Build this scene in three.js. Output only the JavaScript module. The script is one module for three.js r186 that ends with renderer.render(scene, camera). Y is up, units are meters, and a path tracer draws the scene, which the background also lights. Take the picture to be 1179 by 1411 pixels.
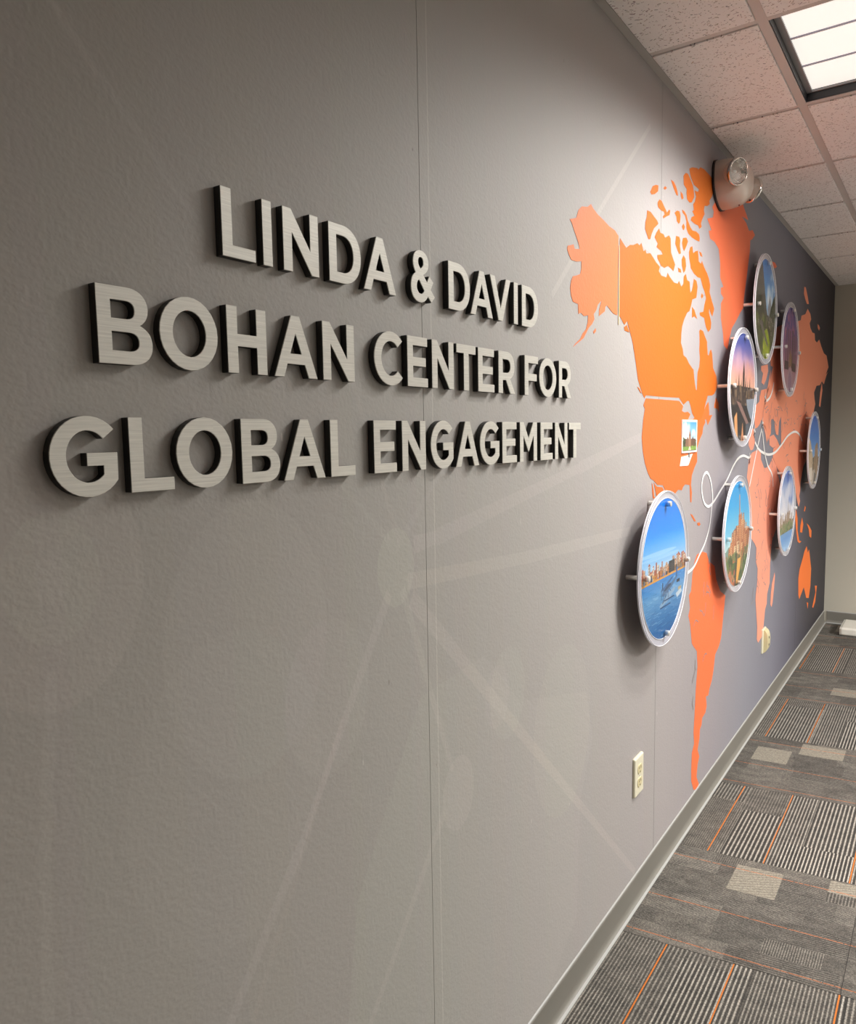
import * as THREE from 'three';
import { RoundedBoxGeometry } from 'three/addons/geometries/RoundedBoxGeometry.js';
import { mergeGeometries } from 'three/addons/utils/BufferGeometryUtils.js';
import { RectAreaLightUniformsLib } from 'three/addons/lights/RectAreaLightUniformsLib.js';
import { ImprovedNoise } from 'three/addons/math/ImprovedNoise.js';

// ---------------------------------------------------------------- camera, light, exposure
const scene = new THREE.Scene();
scene.background = new THREE.Color(0x000000);
const EYE = new THREE.Vector3(0.7445, 1.4318, 0);
const camera = new THREE.PerspectiveCamera(68.57, 1179 / 1411, 0.02, 40);
camera.position.copy(EYE);
camera.up.set(-0.04214, 0.99489, -0.09173);
camera.lookAt(EYE.x - 0.57031, EYE.y - 0.09934, EYE.z - 0.81540);
scene.add(camera);

RectAreaLightUniformsLib.init();
const LAMP = 4.1;                                  // candela of each of the six lamps behind the visible lens
const LAMP_COLOUR = new THREE.Color(1.0, 0.975, 0.94);
const renderer = new THREE.WebGLRenderer({ antialias: true });
renderer.toneMapping = THREE.LinearToneMapping;
renderer.toneMappingExposure = 1.0;
renderer.outputColorSpace = THREE.SRGBColorSpace;
renderer.shadowMap.enabled = true;
renderer.shadowMap.type = THREE.PCFSoftShadowMap;

// ---------------------------------------------------------------- helpers
const HC = 2.4585;                                 // ceiling height
const ZF = -6.2016;                                // far wall
const ZB = 2.2;                                    // wall behind the camera
const XR = 4.90;                                   // right wall
let seed = 20240;
function rnd() { seed |= 0; seed = seed + 0x6D2B79F5 | 0; let t = Math.imul(seed ^ seed >>> 15, 1 | seed); t = t + Math.imul(t ^ t >>> 7, 61 | t) ^ t; return ((t ^ t >>> 14) >>> 0) / 4294967296; }
const rr = (a, b) => a + (b - a) * rnd();
const noise = new ImprovedNoise();
const taken = new Map();
function numbered(name) { const n = taken.get(name) || 0; taken.set(name, n + 1); return n ? `${name}_${String(n).padStart(3, '0')}` : name; }
function std(color, roughness = 0.6, extra = {}) { return new THREE.MeshStandardMaterial({ color, roughness, ...extra }); }
function phys(color, roughness = 0.4, extra = {}) { return new THREE.MeshPhysicalMaterial({ color, roughness, ...extra }); }
const lin = (r, g, b) => new THREE.Color().setRGB(r, g, b);
function mesh(name, geometry, material, parent = scene) {
  const m = new THREE.Mesh(geometry, material);
  m.name = parent === scene ? numbered(name) : name;
  m.castShadow = m.receiveShadow = true;
  parent.add(m);
  return m;
}
function part(name, geometry, material, parent) {
  const n = parent.children.filter((c) => c.userData.base === name).length;
  const m = mesh(n ? `${name}_${String(n).padStart(3, '0')}` : name, geometry, material, parent);
  m.userData.base = name;
  return m;
}
function thing(name, label, category, pos = [0, 0, 0], ry = 0, group) {
  const o = new THREE.Group(); o.name = numbered(name); o.position.set(...pos); o.rotation.y = ry;
  o.userData = { label, category }; if (group) o.userData.group = group;
  scene.add(o); return o;
}
function structure(name, pos = [0, 0, 0]) { const o = new THREE.Group(); o.name = name; o.position.set(...pos); o.userData = { kind: 'structure' }; scene.add(o); return o; }
function box(x0, x1, y0, y1, z0, z1) { const g = new THREE.BoxGeometry(x1 - x0, y1 - y0, z1 - z0); g.translate((x0 + x1) / 2, (y0 + y1) / 2, (z0 + z1) / 2); return g; }
function rbox(x0, x1, y0, y1, z0, z1, r, seg = 2) { const g = new RoundedBoxGeometry(x1 - x0, y1 - y0, z1 - z0, seg, r); g.translate((x0 + x1) / 2, (y0 + y1) / 2, (z0 + z1) / 2); return g; }
function canvas(w, h) { const c = document.createElement('canvas'); c.width = w; c.height = h; return [c, c.getContext('2d')]; }
function texture(c, srgb = true) { const t = new THREE.CanvasTexture(c); if (srgb) t.colorSpace = THREE.SRGBColorSpace; t.wrapS = t.wrapT = THREE.RepeatWrapping; t.anisotropy = 8; return t; }
function dataTexture(w, h, fn, srgb = false) {
  const d = new Uint8Array(w * h * 4);
  for (let y = 0; y < h; y++) for (let x = 0; x < w; x++) { const v = fn(x, y), i = (y * w + x) * 4; if (typeof v === 'number') d[i] = d[i + 1] = d[i + 2] = v; else { d[i] = v[0]; d[i + 1] = v[1]; d[i + 2] = v[2]; } d[i + 3] = 255; }
  const t = new THREE.DataTexture(d, w, h); t.wrapS = t.wrapT = THREE.RepeatWrapping; t.magFilter = t.minFilter = THREE.LinearFilter; if (srgb) t.colorSpace = THREE.SRGBColorSpace; t.needsUpdate = true; return t;
}
function lerpStops(stops, t) { for (let i = 1; i < stops.length; i++) if (t <= stops[i][0]) { const a = stops[i - 1], b = stops[i], k = Math.max(0, (t - a[0]) / (b[0] - a[0])); return a[1].map((v, j) => v + (b[1][j] - v) * k); } return stops[stops.length - 1][1]; }
const WALL_TURN = Math.PI / 2;                     // local x runs along the left wall away from the camera, local z out of it

// ---------------------------------------------------------------- wall with its printed mural
// tileable plaster relief
const plaster = (() => {
  const N = 512, h = new Float32Array(N * N);
  for (const [f, amp] of [[26, 0.55], [52, 1], [104, 0.5]]) {
    const L = Float32Array.from({ length: f * f }, () => rnd() * 2 - 1), at = (a, b) => L[((b % f + f) % f) * f + (a % f + f) % f], sm = (t) => t * t * (3 - 2 * t);
    for (let y = 0; y < N; y++) for (let x = 0; x < N; x++) { const u = x / N * f, v = y / N * f, a = Math.floor(u), b = Math.floor(v), p = sm(u - a), q = sm(v - b); h[y * N + x] += amp * ((at(a, b) * (1 - p) + at(a + 1, b) * p) * (1 - q) + (at(a, b + 1) * (1 - p) + at(a + 1, b + 1) * p) * q); }
  }
  return dataTexture(N, N, (x, y) => Math.max(0, Math.min(255, 128 + 62 * h[y * N + x])));
})();
// base tint of the print along the wall (sRGB), keyed on the distance down the wall
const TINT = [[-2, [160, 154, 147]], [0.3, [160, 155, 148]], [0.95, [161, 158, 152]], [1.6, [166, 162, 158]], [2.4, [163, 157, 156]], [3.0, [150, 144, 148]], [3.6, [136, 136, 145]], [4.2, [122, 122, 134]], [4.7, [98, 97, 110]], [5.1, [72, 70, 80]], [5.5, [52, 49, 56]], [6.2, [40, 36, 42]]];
// z runs negative down the wall: pass -z as s (metres along) and y (metres up)
function mural(s0, s1, W, H) {
  const [c, g] = canvas(W, H), px = (s) => (s - s0) / (s1 - s0) * W, py = (y) => H - y / HC * H, k = W / (s1 - s0);
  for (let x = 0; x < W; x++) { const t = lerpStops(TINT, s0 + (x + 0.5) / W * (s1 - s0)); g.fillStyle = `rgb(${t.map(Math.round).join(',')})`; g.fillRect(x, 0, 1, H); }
  // pale network of the print: nodes, links and big soft discs
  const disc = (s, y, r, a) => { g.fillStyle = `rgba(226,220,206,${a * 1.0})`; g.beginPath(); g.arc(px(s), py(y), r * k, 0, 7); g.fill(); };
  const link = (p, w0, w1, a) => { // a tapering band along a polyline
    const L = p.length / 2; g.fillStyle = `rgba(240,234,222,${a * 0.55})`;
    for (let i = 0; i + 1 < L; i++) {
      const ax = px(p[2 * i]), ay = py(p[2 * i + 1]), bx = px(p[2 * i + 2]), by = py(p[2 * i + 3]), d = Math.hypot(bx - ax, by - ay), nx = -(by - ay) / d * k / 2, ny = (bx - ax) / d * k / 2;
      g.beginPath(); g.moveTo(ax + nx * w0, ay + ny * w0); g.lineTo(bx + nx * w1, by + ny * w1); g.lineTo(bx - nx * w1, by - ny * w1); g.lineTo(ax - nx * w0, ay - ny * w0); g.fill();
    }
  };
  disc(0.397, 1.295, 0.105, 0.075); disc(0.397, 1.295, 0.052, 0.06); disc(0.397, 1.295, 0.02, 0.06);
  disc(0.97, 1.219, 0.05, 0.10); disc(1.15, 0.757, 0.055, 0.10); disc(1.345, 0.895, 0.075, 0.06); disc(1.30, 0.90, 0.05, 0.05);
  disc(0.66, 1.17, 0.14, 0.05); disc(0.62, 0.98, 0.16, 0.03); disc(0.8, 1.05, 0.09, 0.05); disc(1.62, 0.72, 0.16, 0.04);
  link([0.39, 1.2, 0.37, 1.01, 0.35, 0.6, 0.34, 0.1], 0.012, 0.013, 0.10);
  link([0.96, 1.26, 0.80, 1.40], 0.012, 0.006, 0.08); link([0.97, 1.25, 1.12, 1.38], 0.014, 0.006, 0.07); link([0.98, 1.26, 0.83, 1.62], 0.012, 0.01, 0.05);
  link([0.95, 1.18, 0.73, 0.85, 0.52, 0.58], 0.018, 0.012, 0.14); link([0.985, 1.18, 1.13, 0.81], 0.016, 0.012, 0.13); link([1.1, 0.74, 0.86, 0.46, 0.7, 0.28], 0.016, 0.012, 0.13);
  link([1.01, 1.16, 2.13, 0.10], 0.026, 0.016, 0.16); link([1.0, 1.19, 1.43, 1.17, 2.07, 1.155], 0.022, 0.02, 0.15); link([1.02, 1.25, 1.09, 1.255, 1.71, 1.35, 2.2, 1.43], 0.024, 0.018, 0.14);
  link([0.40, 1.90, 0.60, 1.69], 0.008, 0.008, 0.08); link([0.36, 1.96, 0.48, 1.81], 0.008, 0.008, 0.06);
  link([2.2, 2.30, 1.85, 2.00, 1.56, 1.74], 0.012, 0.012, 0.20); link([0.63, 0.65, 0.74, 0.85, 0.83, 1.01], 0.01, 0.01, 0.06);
  // soft ragged outline of the lighter country shape low on the wall
  g.fillStyle = 'rgba(232,228,216,0.05)'; g.beginPath();
  [[1.03, 0.98], [1.25, 1.0], [1.4, 0.86], [1.75, 0.78], [1.8, 0.64], [1.72, 0.5], [1.7, 0.2], [1.4, 0.02], [1.2, 0.0], [0.9, 0.1], [0.8, 0.4], [0.85, 0.7]].forEach(([s, y], i) => i ? g.lineTo(px(s), py(y)) : g.moveTo(px(s), py(y))); g.fill();
  // overlap strip beside the second seam, hairline scuffs
  g.fillStyle = 'rgba(255,250,240,0.28)'; g.fillRect(px(1.083), 0, Math.max(1, 0.0016 * k), H);
  g.fillStyle = 'rgba(20,16,12,0.10)'; g.fillRect(px(2.297), 0, Math.max(1, 0.35 * k * 0 + 0.002 * k), H);
  for (let i = 0; i < 26; i++) { g.fillStyle = rnd() < 0.5 ? 'rgba(60,52,45,0.25)' : 'rgba(240,235,225,0.35)'; g.fillRect(px(rr(s0, s1)), py(rr(0.2, 2.3)), rr(1, 2.5), rr(2, 7)); }
  return texture(c);
}
const A0 = -0.19, A1 = 2.305, B1 = 6.2016;
const bumpNear = plaster.clone(); bumpNear.repeat.set((A1 - A0) / 0.22, HC / 0.22); bumpNear.needsUpdate = true;
const bumpFar = plaster.clone(); bumpFar.repeat.set((B1 - A1) / 0.22, HC / 0.22); bumpFar.needsUpdate = true;
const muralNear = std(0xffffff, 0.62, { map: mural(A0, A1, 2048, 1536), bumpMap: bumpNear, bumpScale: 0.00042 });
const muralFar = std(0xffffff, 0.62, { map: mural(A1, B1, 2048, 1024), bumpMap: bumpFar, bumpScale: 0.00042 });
const paint = std(lin(0.50, 0.47, 0.40), 0.7);
const plainGrey = std(lin(0.39, 0.355, 0.31), 0.65);
const darkCore = std(lin(0.02, 0.019, 0.018), 0.9);

const wallLeft = structure('wall_left');
part('wall_core', box(-0.12, -0.0016, 0, HC + 0.25, ZF - 0.12, ZB), darkCore, wallLeft);
// vinyl mural drops, each a sheet of its own with a hairline seam between them
const SEAMS = [-2.2, -1.435, -0.19, 1.0565, 2.305, 3.668, 4.93, 6.2016];
const GAP = [0.0002, 0.0002, 0.0002, 0.0008, 0.00005, 0.00015, 0.00005, 0.0002];   // half width of each seam: only the one through the lettering stands open
for (let i = 0; i + 1 < SEAMS.length; i++) {
  const a = SEAMS[i] + GAP[i], b = SEAMS[i + 1] - GAP[i + 1], lift = [0, 0, 0.0002, 0, 0.0003, 0, 0.0002][i];
  const g = box(-0.0014, lift, 0, HC, -b, -a), far = SEAMS[i] >= A1 - 1e-6, s0 = far ? A1 : A0, s1 = far ? B1 : A1;
  const p = g.attributes.position, uv = g.attributes.uv;
  for (let j = 0; j < p.count; j++) uv.setXY(j, (-p.getZ(j) - s0) / (s1 - s0), p.getY(j) / HC);
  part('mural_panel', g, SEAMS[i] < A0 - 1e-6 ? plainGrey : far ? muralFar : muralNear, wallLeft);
}
const wallFar = structure('wall_far');
part('wall_board', box(-0.12, XR + 0.12, 0, HC + 0.25, ZF - 0.12, ZF), std(lin(0.52, 0.49, 0.41), 0.7, { bumpMap: plaster, bumpScale: 0.0004 }), wallFar);
const wallRight = structure('wall_right');
part('wall_board', box(XR, XR + 0.12, 0, HC + 0.25, ZF, ZB), std(lin(0.42, 0.41, 0.40), 0.7), wallRight);
const wallBack = structure('wall_back');
part('wall_board', box(-0.12, XR + 0.12, 0, HC + 0.25, ZB, ZB + 0.12), std(lin(0.30, 0.28, 0.25), 0.7), wallBack);

// ---------------------------------------------------------------- carpet tiles
// tile grid measured on the floor: cross seams z at the wall, slanting a little as the photo shows
const ROWS = [2.2, 1.47, 0.89, 0.31, -0.27, -0.85, -1.41, -1.98, -2.535, -3.105, -3.69, -4.29, -4.89, -5.49, -6.2016];
const SLANT = -0.115, TILT = 0.03, PITCH = 0.575;
function carpetTexture(kind, v) {
  // looped yarn laid in lanes; blocks [x0, x1, y0, y1, lane pitch mm, strength, orange-free] set how far the pale yarn shows
  const N = 1024, mm = 575 / N, px = new Uint8ClampedArray(N * N * 4), crossed = kind === 'crossed';
  const STRIPED = [
    [[0, 133, 0, 575, 9.5, 0.34], [0, 110, 260, 575, 9.5, 0.5], [133, 308, 0, 575, 11.6, 0.4], [185, 308, 40, 575, 11.6, 0.72], [308, 360, 0, 575, 11.6, 0.66], [360, 557, 0, 575, 9.6, 0.46], [557, 575, 0, 575, 12, 0.85]],
    [[0, 160, 0, 150, 12, 0.5], [0, 150, 150, 575, 7, 0.16], [160, 290, 0, 210, 10, 0.24], [170, 305, 210, 575, 13.8, 0.8], [305, 575, 0, 575, 11.2, 0.66], [340, 560, 400, 575, 11.2, 0.92], [400, 575, 0, 400, 13.2, 0.78]],
    [[0, 140, 0, 575, 9.5, 0.4], [140, 320, 100, 575, 13, 0.66], [320, 575, 0, 575, 11, 0.6], [430, 575, 220, 575, 12.4, 0.85]]][v];
  const cells = []; for (let y = 0; y < 575;) { const h = rr(55, 110); for (let x = -60; x < 575;) { const w = rr(90, 210); cells.push([x, x + w, y, y + h, rnd() < 0.75 ? 6.4 : 9, rr(0.1, 0.42), rr(0.84, 1.12), rnd() < 0.08]); x += w; } y += h; }
  const pale = [[[222, 360, 42, 208], [490, 575, 6, 82]], [[112, 252, 134, 290], [278, 450, 20, 150]], [[330, 520, 290, 420]]][v];
  const grainN = 192, grain = Float32Array.from({ length: grainN * grainN }, () => rnd());
  for (let j = 0; j < N; j++) for (let i = 0; i < N; i++) {
    const x = i * mm, y = j * mm; let pitch = 9, k = 0.3, tone = 1, along = !crossed;
    if (!crossed) { for (const b of STRIPED) if (x >= b[0] && x < b[1] && y >= b[2] && y < b[3]) { pitch = b[4]; k = b[5]; } }
    else for (const c of cells) if (x >= c[0] && x < c[1] && y >= c[2] && y < c[3]) { pitch = c[4]; k = c[5]; tone = c[6]; along = c[7]; }
    const u = along ? x : y, w = along ? y : x, lane = Math.floor(u / pitch), f = u / pitch - lane, bead = 0.5 + 0.5 * Math.sin((w / 4.6 + lane * 0.37) * Math.PI * 2);
    const gr = grain[(Math.floor(y / 3) % grainN) * grainN + (Math.floor(x / 3) % grainN)], fine = rnd();
    const ridge = f < 0.46 ? Math.sin(f / 0.46 * Math.PI) : 0, blotch = noise.noise(x / 60, y / 34, v * 7 + (crossed ? 3 : 0));
    let t = (0.60 + 0.32 * gr + 0.30 * (fine - 0.5) + 0.16 * blotch) * tone, R = 122 * t, G = 116 * t, B = 107 * t;
    const q = k * ridge * (0.62 + 0.38 * bead) * (0.75 + 0.5 * gr); R += (208 - R) * q; G += (202 - G) * q; B += (190 - B) * q;
    const dk = f > 0.5 ? 0.42 * k + 0.1 : 0; R *= 1 - dk; G *= 1 - dk; B *= 1 - dk;
    if (crossed) for (const p of pale) if (x >= p[0] && x < p[1] && y >= p[2] && y < p[3]) { const z = 0.78 + 0.22 * gr + 0.2 * (fine - 0.5) - 0.1 * (Math.sin((x * 0.7 + y * 1.6) / 4) > 0.3); R = 156 * z; G = 149 * z; B = 134 * z; }
    if (!crossed) { for (const c of [133, 308, 557]) if (Math.abs(x - c) < 1.9) { const z = 0.82 + 0.36 * bead * (0.6 + 0.4 * fine); R = 198 * z; G = 112 * z; B = 44 * z; } }
    else for (const c of [70, 342, 546]) if (Math.abs(y - c - 0.8 * noise.noise(x / 25, c, 0.5)) < 2.0 && (gr > 0.1)) { const z = 0.78 + 0.4 * fine; R = R * 0.35 + 132 * z; G = G * 0.35 + 74 * z; B = B * 0.35 + 44 * z; }
    const o = (j * N + i) * 4; px[o] = R; px[o + 1] = G; px[o + 2] = B; px[o + 3] = 255;
  }
  const [c, g] = canvas(N, N), im = g.getImageData(0, 0, N, N); im.data.set(px); g.putImageData(im, 0, 0);
  return texture(c);
}
const pile = dataTexture(256, 256, () => 60 + 180 * rnd()); pile.repeat.set(1.1, 1.1);
const carpetMats = { striped: [0, 1, 2].map((v) => std(0xffffff, 0.95, { map: carpetTexture('striped', v), bumpMap: pile, bumpScale: 0.002 })), crossed: [0, 1, 2].map((v) => std(0xffffff, 0.95, { map: carpetTexture('crossed', v), bumpMap: pile, bumpScale: 0.002 })) };
const floor = structure('floor');
part('floor_slab', box(-0.12, XR + 0.12, -0.15, -0.0045, ZF - 0.12, ZB + 0.12), std(lin(0.05, 0.05, 0.05), 0.9), floor);
for (let r = 0; r + 1 < ROWS.length; r++) {
  const zn = ROWS[r], zf = ROWS[r + 1], kind = (r % 2) ? 'crossed' : 'striped';
  const shift = -TILT * (-1.98 - (zn + zf) / 2) * 1.0;   // columns drift as the seams tilt
  for (let i = -1; i < 10; i++) {
    let x0 = -0.0 + i * PITCH + shift, x1 = x0 + PITCH; if (x1 < 0.02 || x0 > XR) continue;
    const u0 = Math.max(0, (0 - x0) / PITCH), u1 = Math.min(1, (XR - x0) / PITCH);
    x0 = Math.max(0, x0); x1 = Math.min(XR, x1);
    const e = 0.0007, C = [[x0 + e, zn - e], [x1 - e, zn - e], [x1 - e, zf + e], [x0 + e, zf + e]].map(([x, z]) => [x, Math.max(ZF, Math.min(ZB, z + SLANT * x))]);
    if (r === 0) { C[0][1] = ZB; C[1][1] = ZB; } if (r === ROWS.length - 2) { C[2][1] = ZF; C[3][1] = ZF; }
    if (C[0][1] - C[3][1] < 0.01 || C[1][1] - C[2][1] < 0.01) continue;
    const g = box(0, 1, -0.0045, 0, 0, 1), p = g.attributes.position, uv = g.attributes.uv;
    for (let j = 0; j < p.count; j++) {
      const a = p.getX(j), b = 1 - p.getZ(j), q0 = C[0], q1 = C[1], q2 = C[2], q3 = C[3];
      p.setX(j, (q0[0] * (1 - a) + q1[0] * a) * (1 - b) + (q3[0] * (1 - a) + q2[0] * a) * b);
      p.setZ(j, (q0[1] * (1 - a) + q1[1] * a) * (1 - b) + (q3[1] * (1 - a) + q2[1] * a) * b);
      uv.setXY(j, u0 + (u1 - u0) * a, b);
    }
    part('carpet_tile', g, carpetMats[kind][((kind === 'crossed' ? (r - 7) / 2 : (r - 6) / 2) + i + 30) % 3], floor);
  }
}

// ---------------------------------------------------------------- suspended ceiling
const fissured = (v) => {
  const N = 1024, [c, g] = canvas(N, N); g.fillStyle = '#f3f0ef'; g.fillRect(0, 0, N, N);
  for (let i = 0; i < 2600; i++) {
    const x = rnd() * N, y = rnd() * N, a = rr(-0.9, 0.9), l = rnd() < 0.3 ? rr(7, 17) : rr(2, 6); g.strokeStyle = `rgba(${70 + 50 * rnd() | 0},${58 + 40 * rnd() | 0},${54 + 40 * rnd() | 0},${rr(0.35, 0.95)})`; g.lineWidth = rr(1.6, 4.4);
    g.beginPath(); g.moveTo(x, y); g.lineTo(x + Math.cos(a) * l * 0.5, y + Math.sin(a) * l * 0.5 + rr(-2, 2)); g.lineTo(x + Math.cos(a) * l, y + Math.sin(a) * l); g.stroke();
  }
  for (let i = 0; i < 6000; i++) { g.fillStyle = rnd() < 0.5 ? 'rgba(255,250,246,0.35)' : 'rgba(150,135,128,0.35)'; g.fillRect(rnd() * N, rnd() * N, 2, 2); }
  return std(0xffffff, 0.95, { map: texture(c) });
};
const tileMats = [fissured(0), fissured(1)];
const teeMat = std(lin(0.62, 0.58, 0.56), 0.5), angleMat = std(lin(0.50, 0.48, 0.46), 0.55);
const ceiling = structure('ceiling');
part('ceiling_deck', box(-0.12, XR + 0.12, HC + 0.25, HC + 0.33, ZF - 0.12, ZB + 0.12), std(lin(0.2, 0.2, 0.2), 0.9), ceiling);
const TEE_Z = []; for (let k = -8; k < 8; k++) { const z = -2.1275 - 0.61 * k; if (z < ZB && z > ZF) TEE_Z.push(z); }
const TEE_X = []; for (let x = 0.3054; x < XR; x += 0.61) TEE_X.push(x);
const LIT = [[1, 0, 'recessed ceiling light with three glowing panels and a dark rim, nearest the lettered wall'], [5, -1, 'added fill light in an unseen ceiling fitting out to the right, nearer the camera'], [5, 3, 'added fill light in an unseen ceiling fitting out to the right, nearer the far wall']]; // [column, row from the visible light, label]; last two are unseen fittings added as fill
const cellsX = [0, ...TEE_X, XR], cellsZ = [ZB, ...TEE_Z, ZF];
const near = TEE_Z.findIndex((z) => Math.abs(z + 2.1275) < 1e-3) + 1;
for (let i = 0; i + 1 < cellsX.length; i++) for (let j = 0; j + 1 < cellsZ.length; j++) {
  if (LIT.some(([c, r]) => (i === c || i === c + 1) && j === near + r)) continue;                                   // the light sits here
  const a = cellsX[i], b = cellsX[i + 1], zn = cellsZ[j], zf = cellsZ[j + 1], g = mergeGeometries([rbox(a + (i ? 0.0132 : 0.0232), b - 0.0132, HC - 0.0052, HC + 0.004, zf + 0.0132, zn - 0.0132, 0.002, 1), rbox(a + 0.003, b - 0.003, HC + 0.0015, HC + 0.014, zf + 0.003, zn - 0.003, 0.002, 1)]);
  const p = g.attributes.position, uv = g.attributes.uv, du = rnd(), dv = rnd();
  for (let k = 0; k < p.count; k++) uv.setXY(k, p.getX(k) / 0.61 + du, p.getZ(k) / 0.61 + dv);
  part('ceiling_tile', g, tileMats[(i * 3 + j) % 2], ceiling);
}
TEE_X.forEach((x, i) => {                          // a tee is cut where a light spans two cells
  const gaps = LIT.filter(([c]) => c === i).map(([, r]) => near + r).sort((a, b) => a - b); let from = ZB;
  for (const to of [...gaps, null]) { const a = to === null ? ZF : TEE_Z[to - 1] + 0.0125; part('main_tee', mergeGeometries([box(x - 0.012, x + 0.012, HC - 0.0015, HC, a, from), box(x - 0.001, x + 0.001, HC, HC + 0.03, a, from)]), teeMat, ceiling); if (to !== null) from = TEE_Z[to] - 0.0125; }
});
for (const z of TEE_Z) for (let i = 0; i + 1 < cellsX.length; i++) {
  const a = cellsX[i] + (i ? 0.0121 : 0.0), b = cellsX[i + 1] - (i + 2 < cellsX.length ? 0.0121 : 0);
  part('cross_tee', mergeGeometries([box(a, b, HC - 0.0012, HC, z - 0.012, z + 0.012), box(a, b, HC, HC + 0.03, z - 0.001, z + 0.001)]), teeMat, ceiling);
}
part('wall_angle', mergeGeometries([box(0.0005, 0.022, HC - 0.0032, HC - 0.0016, ZF, ZB), box(0.0005, 0.0018, HC - 0.0016, HC + 0.022, ZF, ZB)]), angleMat, ceiling);
part('wall_angle', box(0.022, XR, HC - 0.0032, HC - 0.0016, ZF + 0.0005, ZF + 0.022), angleMat, ceiling);

// ---------------------------------------------------------------- skirting
function coveProfile() { const s = new THREE.Shape(); s.moveTo(0, 0); s.lineTo(0.0175, 0); s.quadraticCurveTo(0.0195, 0.002, 0.0175, 0.0045); s.bezierCurveTo(0.011, 0.0085, 0.0062, 0.013, 0.0052, 0.024); s.lineTo(0.0048, 0.0815); s.quadraticCurveTo(0.0044, 0.0875, 0.001, 0.0875); s.lineTo(0, 0.0875); return s; }
const vinyl = phys(lin(0.185, 0.175, 0.15), 0.45, { clearcoat: 0.3, clearcoatRoughness: 0.4 }), edgeHighlight = phys(lin(0.40, 0.40, 0.385), 0.3, { clearcoat: 0.5, clearcoatRoughness: 0.2 });  // second tone is lightened to paint in the shine on the board edges
function baseboard(name, from, length, ry) { // vinyl cove: board, highlights painted as pale strips along toe and top edge
  const o = structure(name, from); o.rotation.y = ry;
  const sweep = (s) => new THREE.ExtrudeGeometry(s, { depth: length, bevelEnabled: false, curveSegments: 8 });
  part('board', sweep(coveProfile()), vinyl, o);
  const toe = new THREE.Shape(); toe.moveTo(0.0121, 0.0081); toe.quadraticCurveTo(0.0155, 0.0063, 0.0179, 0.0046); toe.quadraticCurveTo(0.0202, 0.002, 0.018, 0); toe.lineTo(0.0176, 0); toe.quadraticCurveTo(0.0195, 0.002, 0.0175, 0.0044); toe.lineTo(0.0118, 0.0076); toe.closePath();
  part('toe_highlight', sweep(toe), edgeHighlight, o);
  const bead = new THREE.Shape(); bead.moveTo(0, 0.0874); bead.lineTo(0.0034, 0.0872); bead.quadraticCurveTo(0.0036, 0.0895, 0, 0.0915); bead.closePath(); part('top_highlight', sweep(bead), edgeHighlight, o);  // top strip is a painted highlight on the lip of the board
}
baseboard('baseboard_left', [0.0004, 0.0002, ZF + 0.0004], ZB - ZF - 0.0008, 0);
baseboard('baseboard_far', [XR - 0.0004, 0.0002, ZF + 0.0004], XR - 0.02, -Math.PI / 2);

// ---------------------------------------------------------------- recessed ceiling light
function ceilingLight(x0, zn, label, power) {
  const L = 1.195, W = 0.585, t = thing('ceiling_light', label, 'ceiling light', [x0, HC, zn]);
  const black = std(lin(0.022, 0.022, 0.026), 0.5), greyFrame = std(lin(0.32, 0.31, 0.32), 0.45);
  const D = 0.03, e = 0.002;
  part('housing', mergeGeometries([box(0, L, D + 0.03, D + 0.035, -W, 0), box(0, e, 0.0006, D + 0.03, -W, 0), box(L - e, L, 0.0006, D + 0.03, -W, 0), box(e, L - e, 0.0006, D + 0.03, -e, 0), box(e, L - e, 0.0006, D + 0.03, -W, -W + e)]), black, t);
  const f = 0.016; part('lens_frame', mergeGeometries([box(e, e + f, D - 0.006, D, -W + e, -e), box(L - e - f, L - e, D - 0.006, D, -W + e, -e), box(e + f, L - e - f, D - 0.006, D, -e - 0.006, -e), box(e + f, L - e - f, D - 0.006, D, -W + e, -W + e + 0.006)]), greyFrame, t);
  const glow = std(0xf4f4ee, 0.4, { emissive: 0xfffdf6, emissiveIntensity: 0.72 }), a = e + f, b = L - e - f, w = (W - 2 * e - 0.012) / 3;
  for (let i = 0; i < 3; i++) {
    const c = -e - 0.006 - w * i, lens = box(a, b, D, D + 0.004, c - w + 0.002, c - 0.002);
    part('lens_panel', lens, glow, t);
    if (i) part('lens_divider', box(a, b, D - 0.004, D + 0.002, c - 0.002, c + 0.002), std(lin(0.42, 0.4, 0.5), 0.5), t);
  }
  // the tubes behind the prismatic lens: light thrown down and out, falling off towards the ceiling plane
  for (const x of [0.33, 0.67, 1.02]) for (const z of [-0.15, -W + 0.15]) {
    const l = new THREE.SpotLight(LAMP_COLOUR, power, 0, 82.5 * Math.PI / 180, 0.43, 2); l.name = 'lens_glow'; l.position.set(x, D - 0.008, z); l.target.position.set(x, D - 1, z);
    l.castShadow = true; l.shadow.radius = 2.2; t.add(l, l.target);
  }
  return t;
}
for (const [c, r, label] of LIT) ceilingLight(TEE_X[c - 1] + 0.0125, TEE_Z[near + r - 1] - 0.0125, label, LAMP * (c === 1 ? 1 : r > 0 ? 3.2 : 0.5));  // the two added fill lights get their own strength

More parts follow.
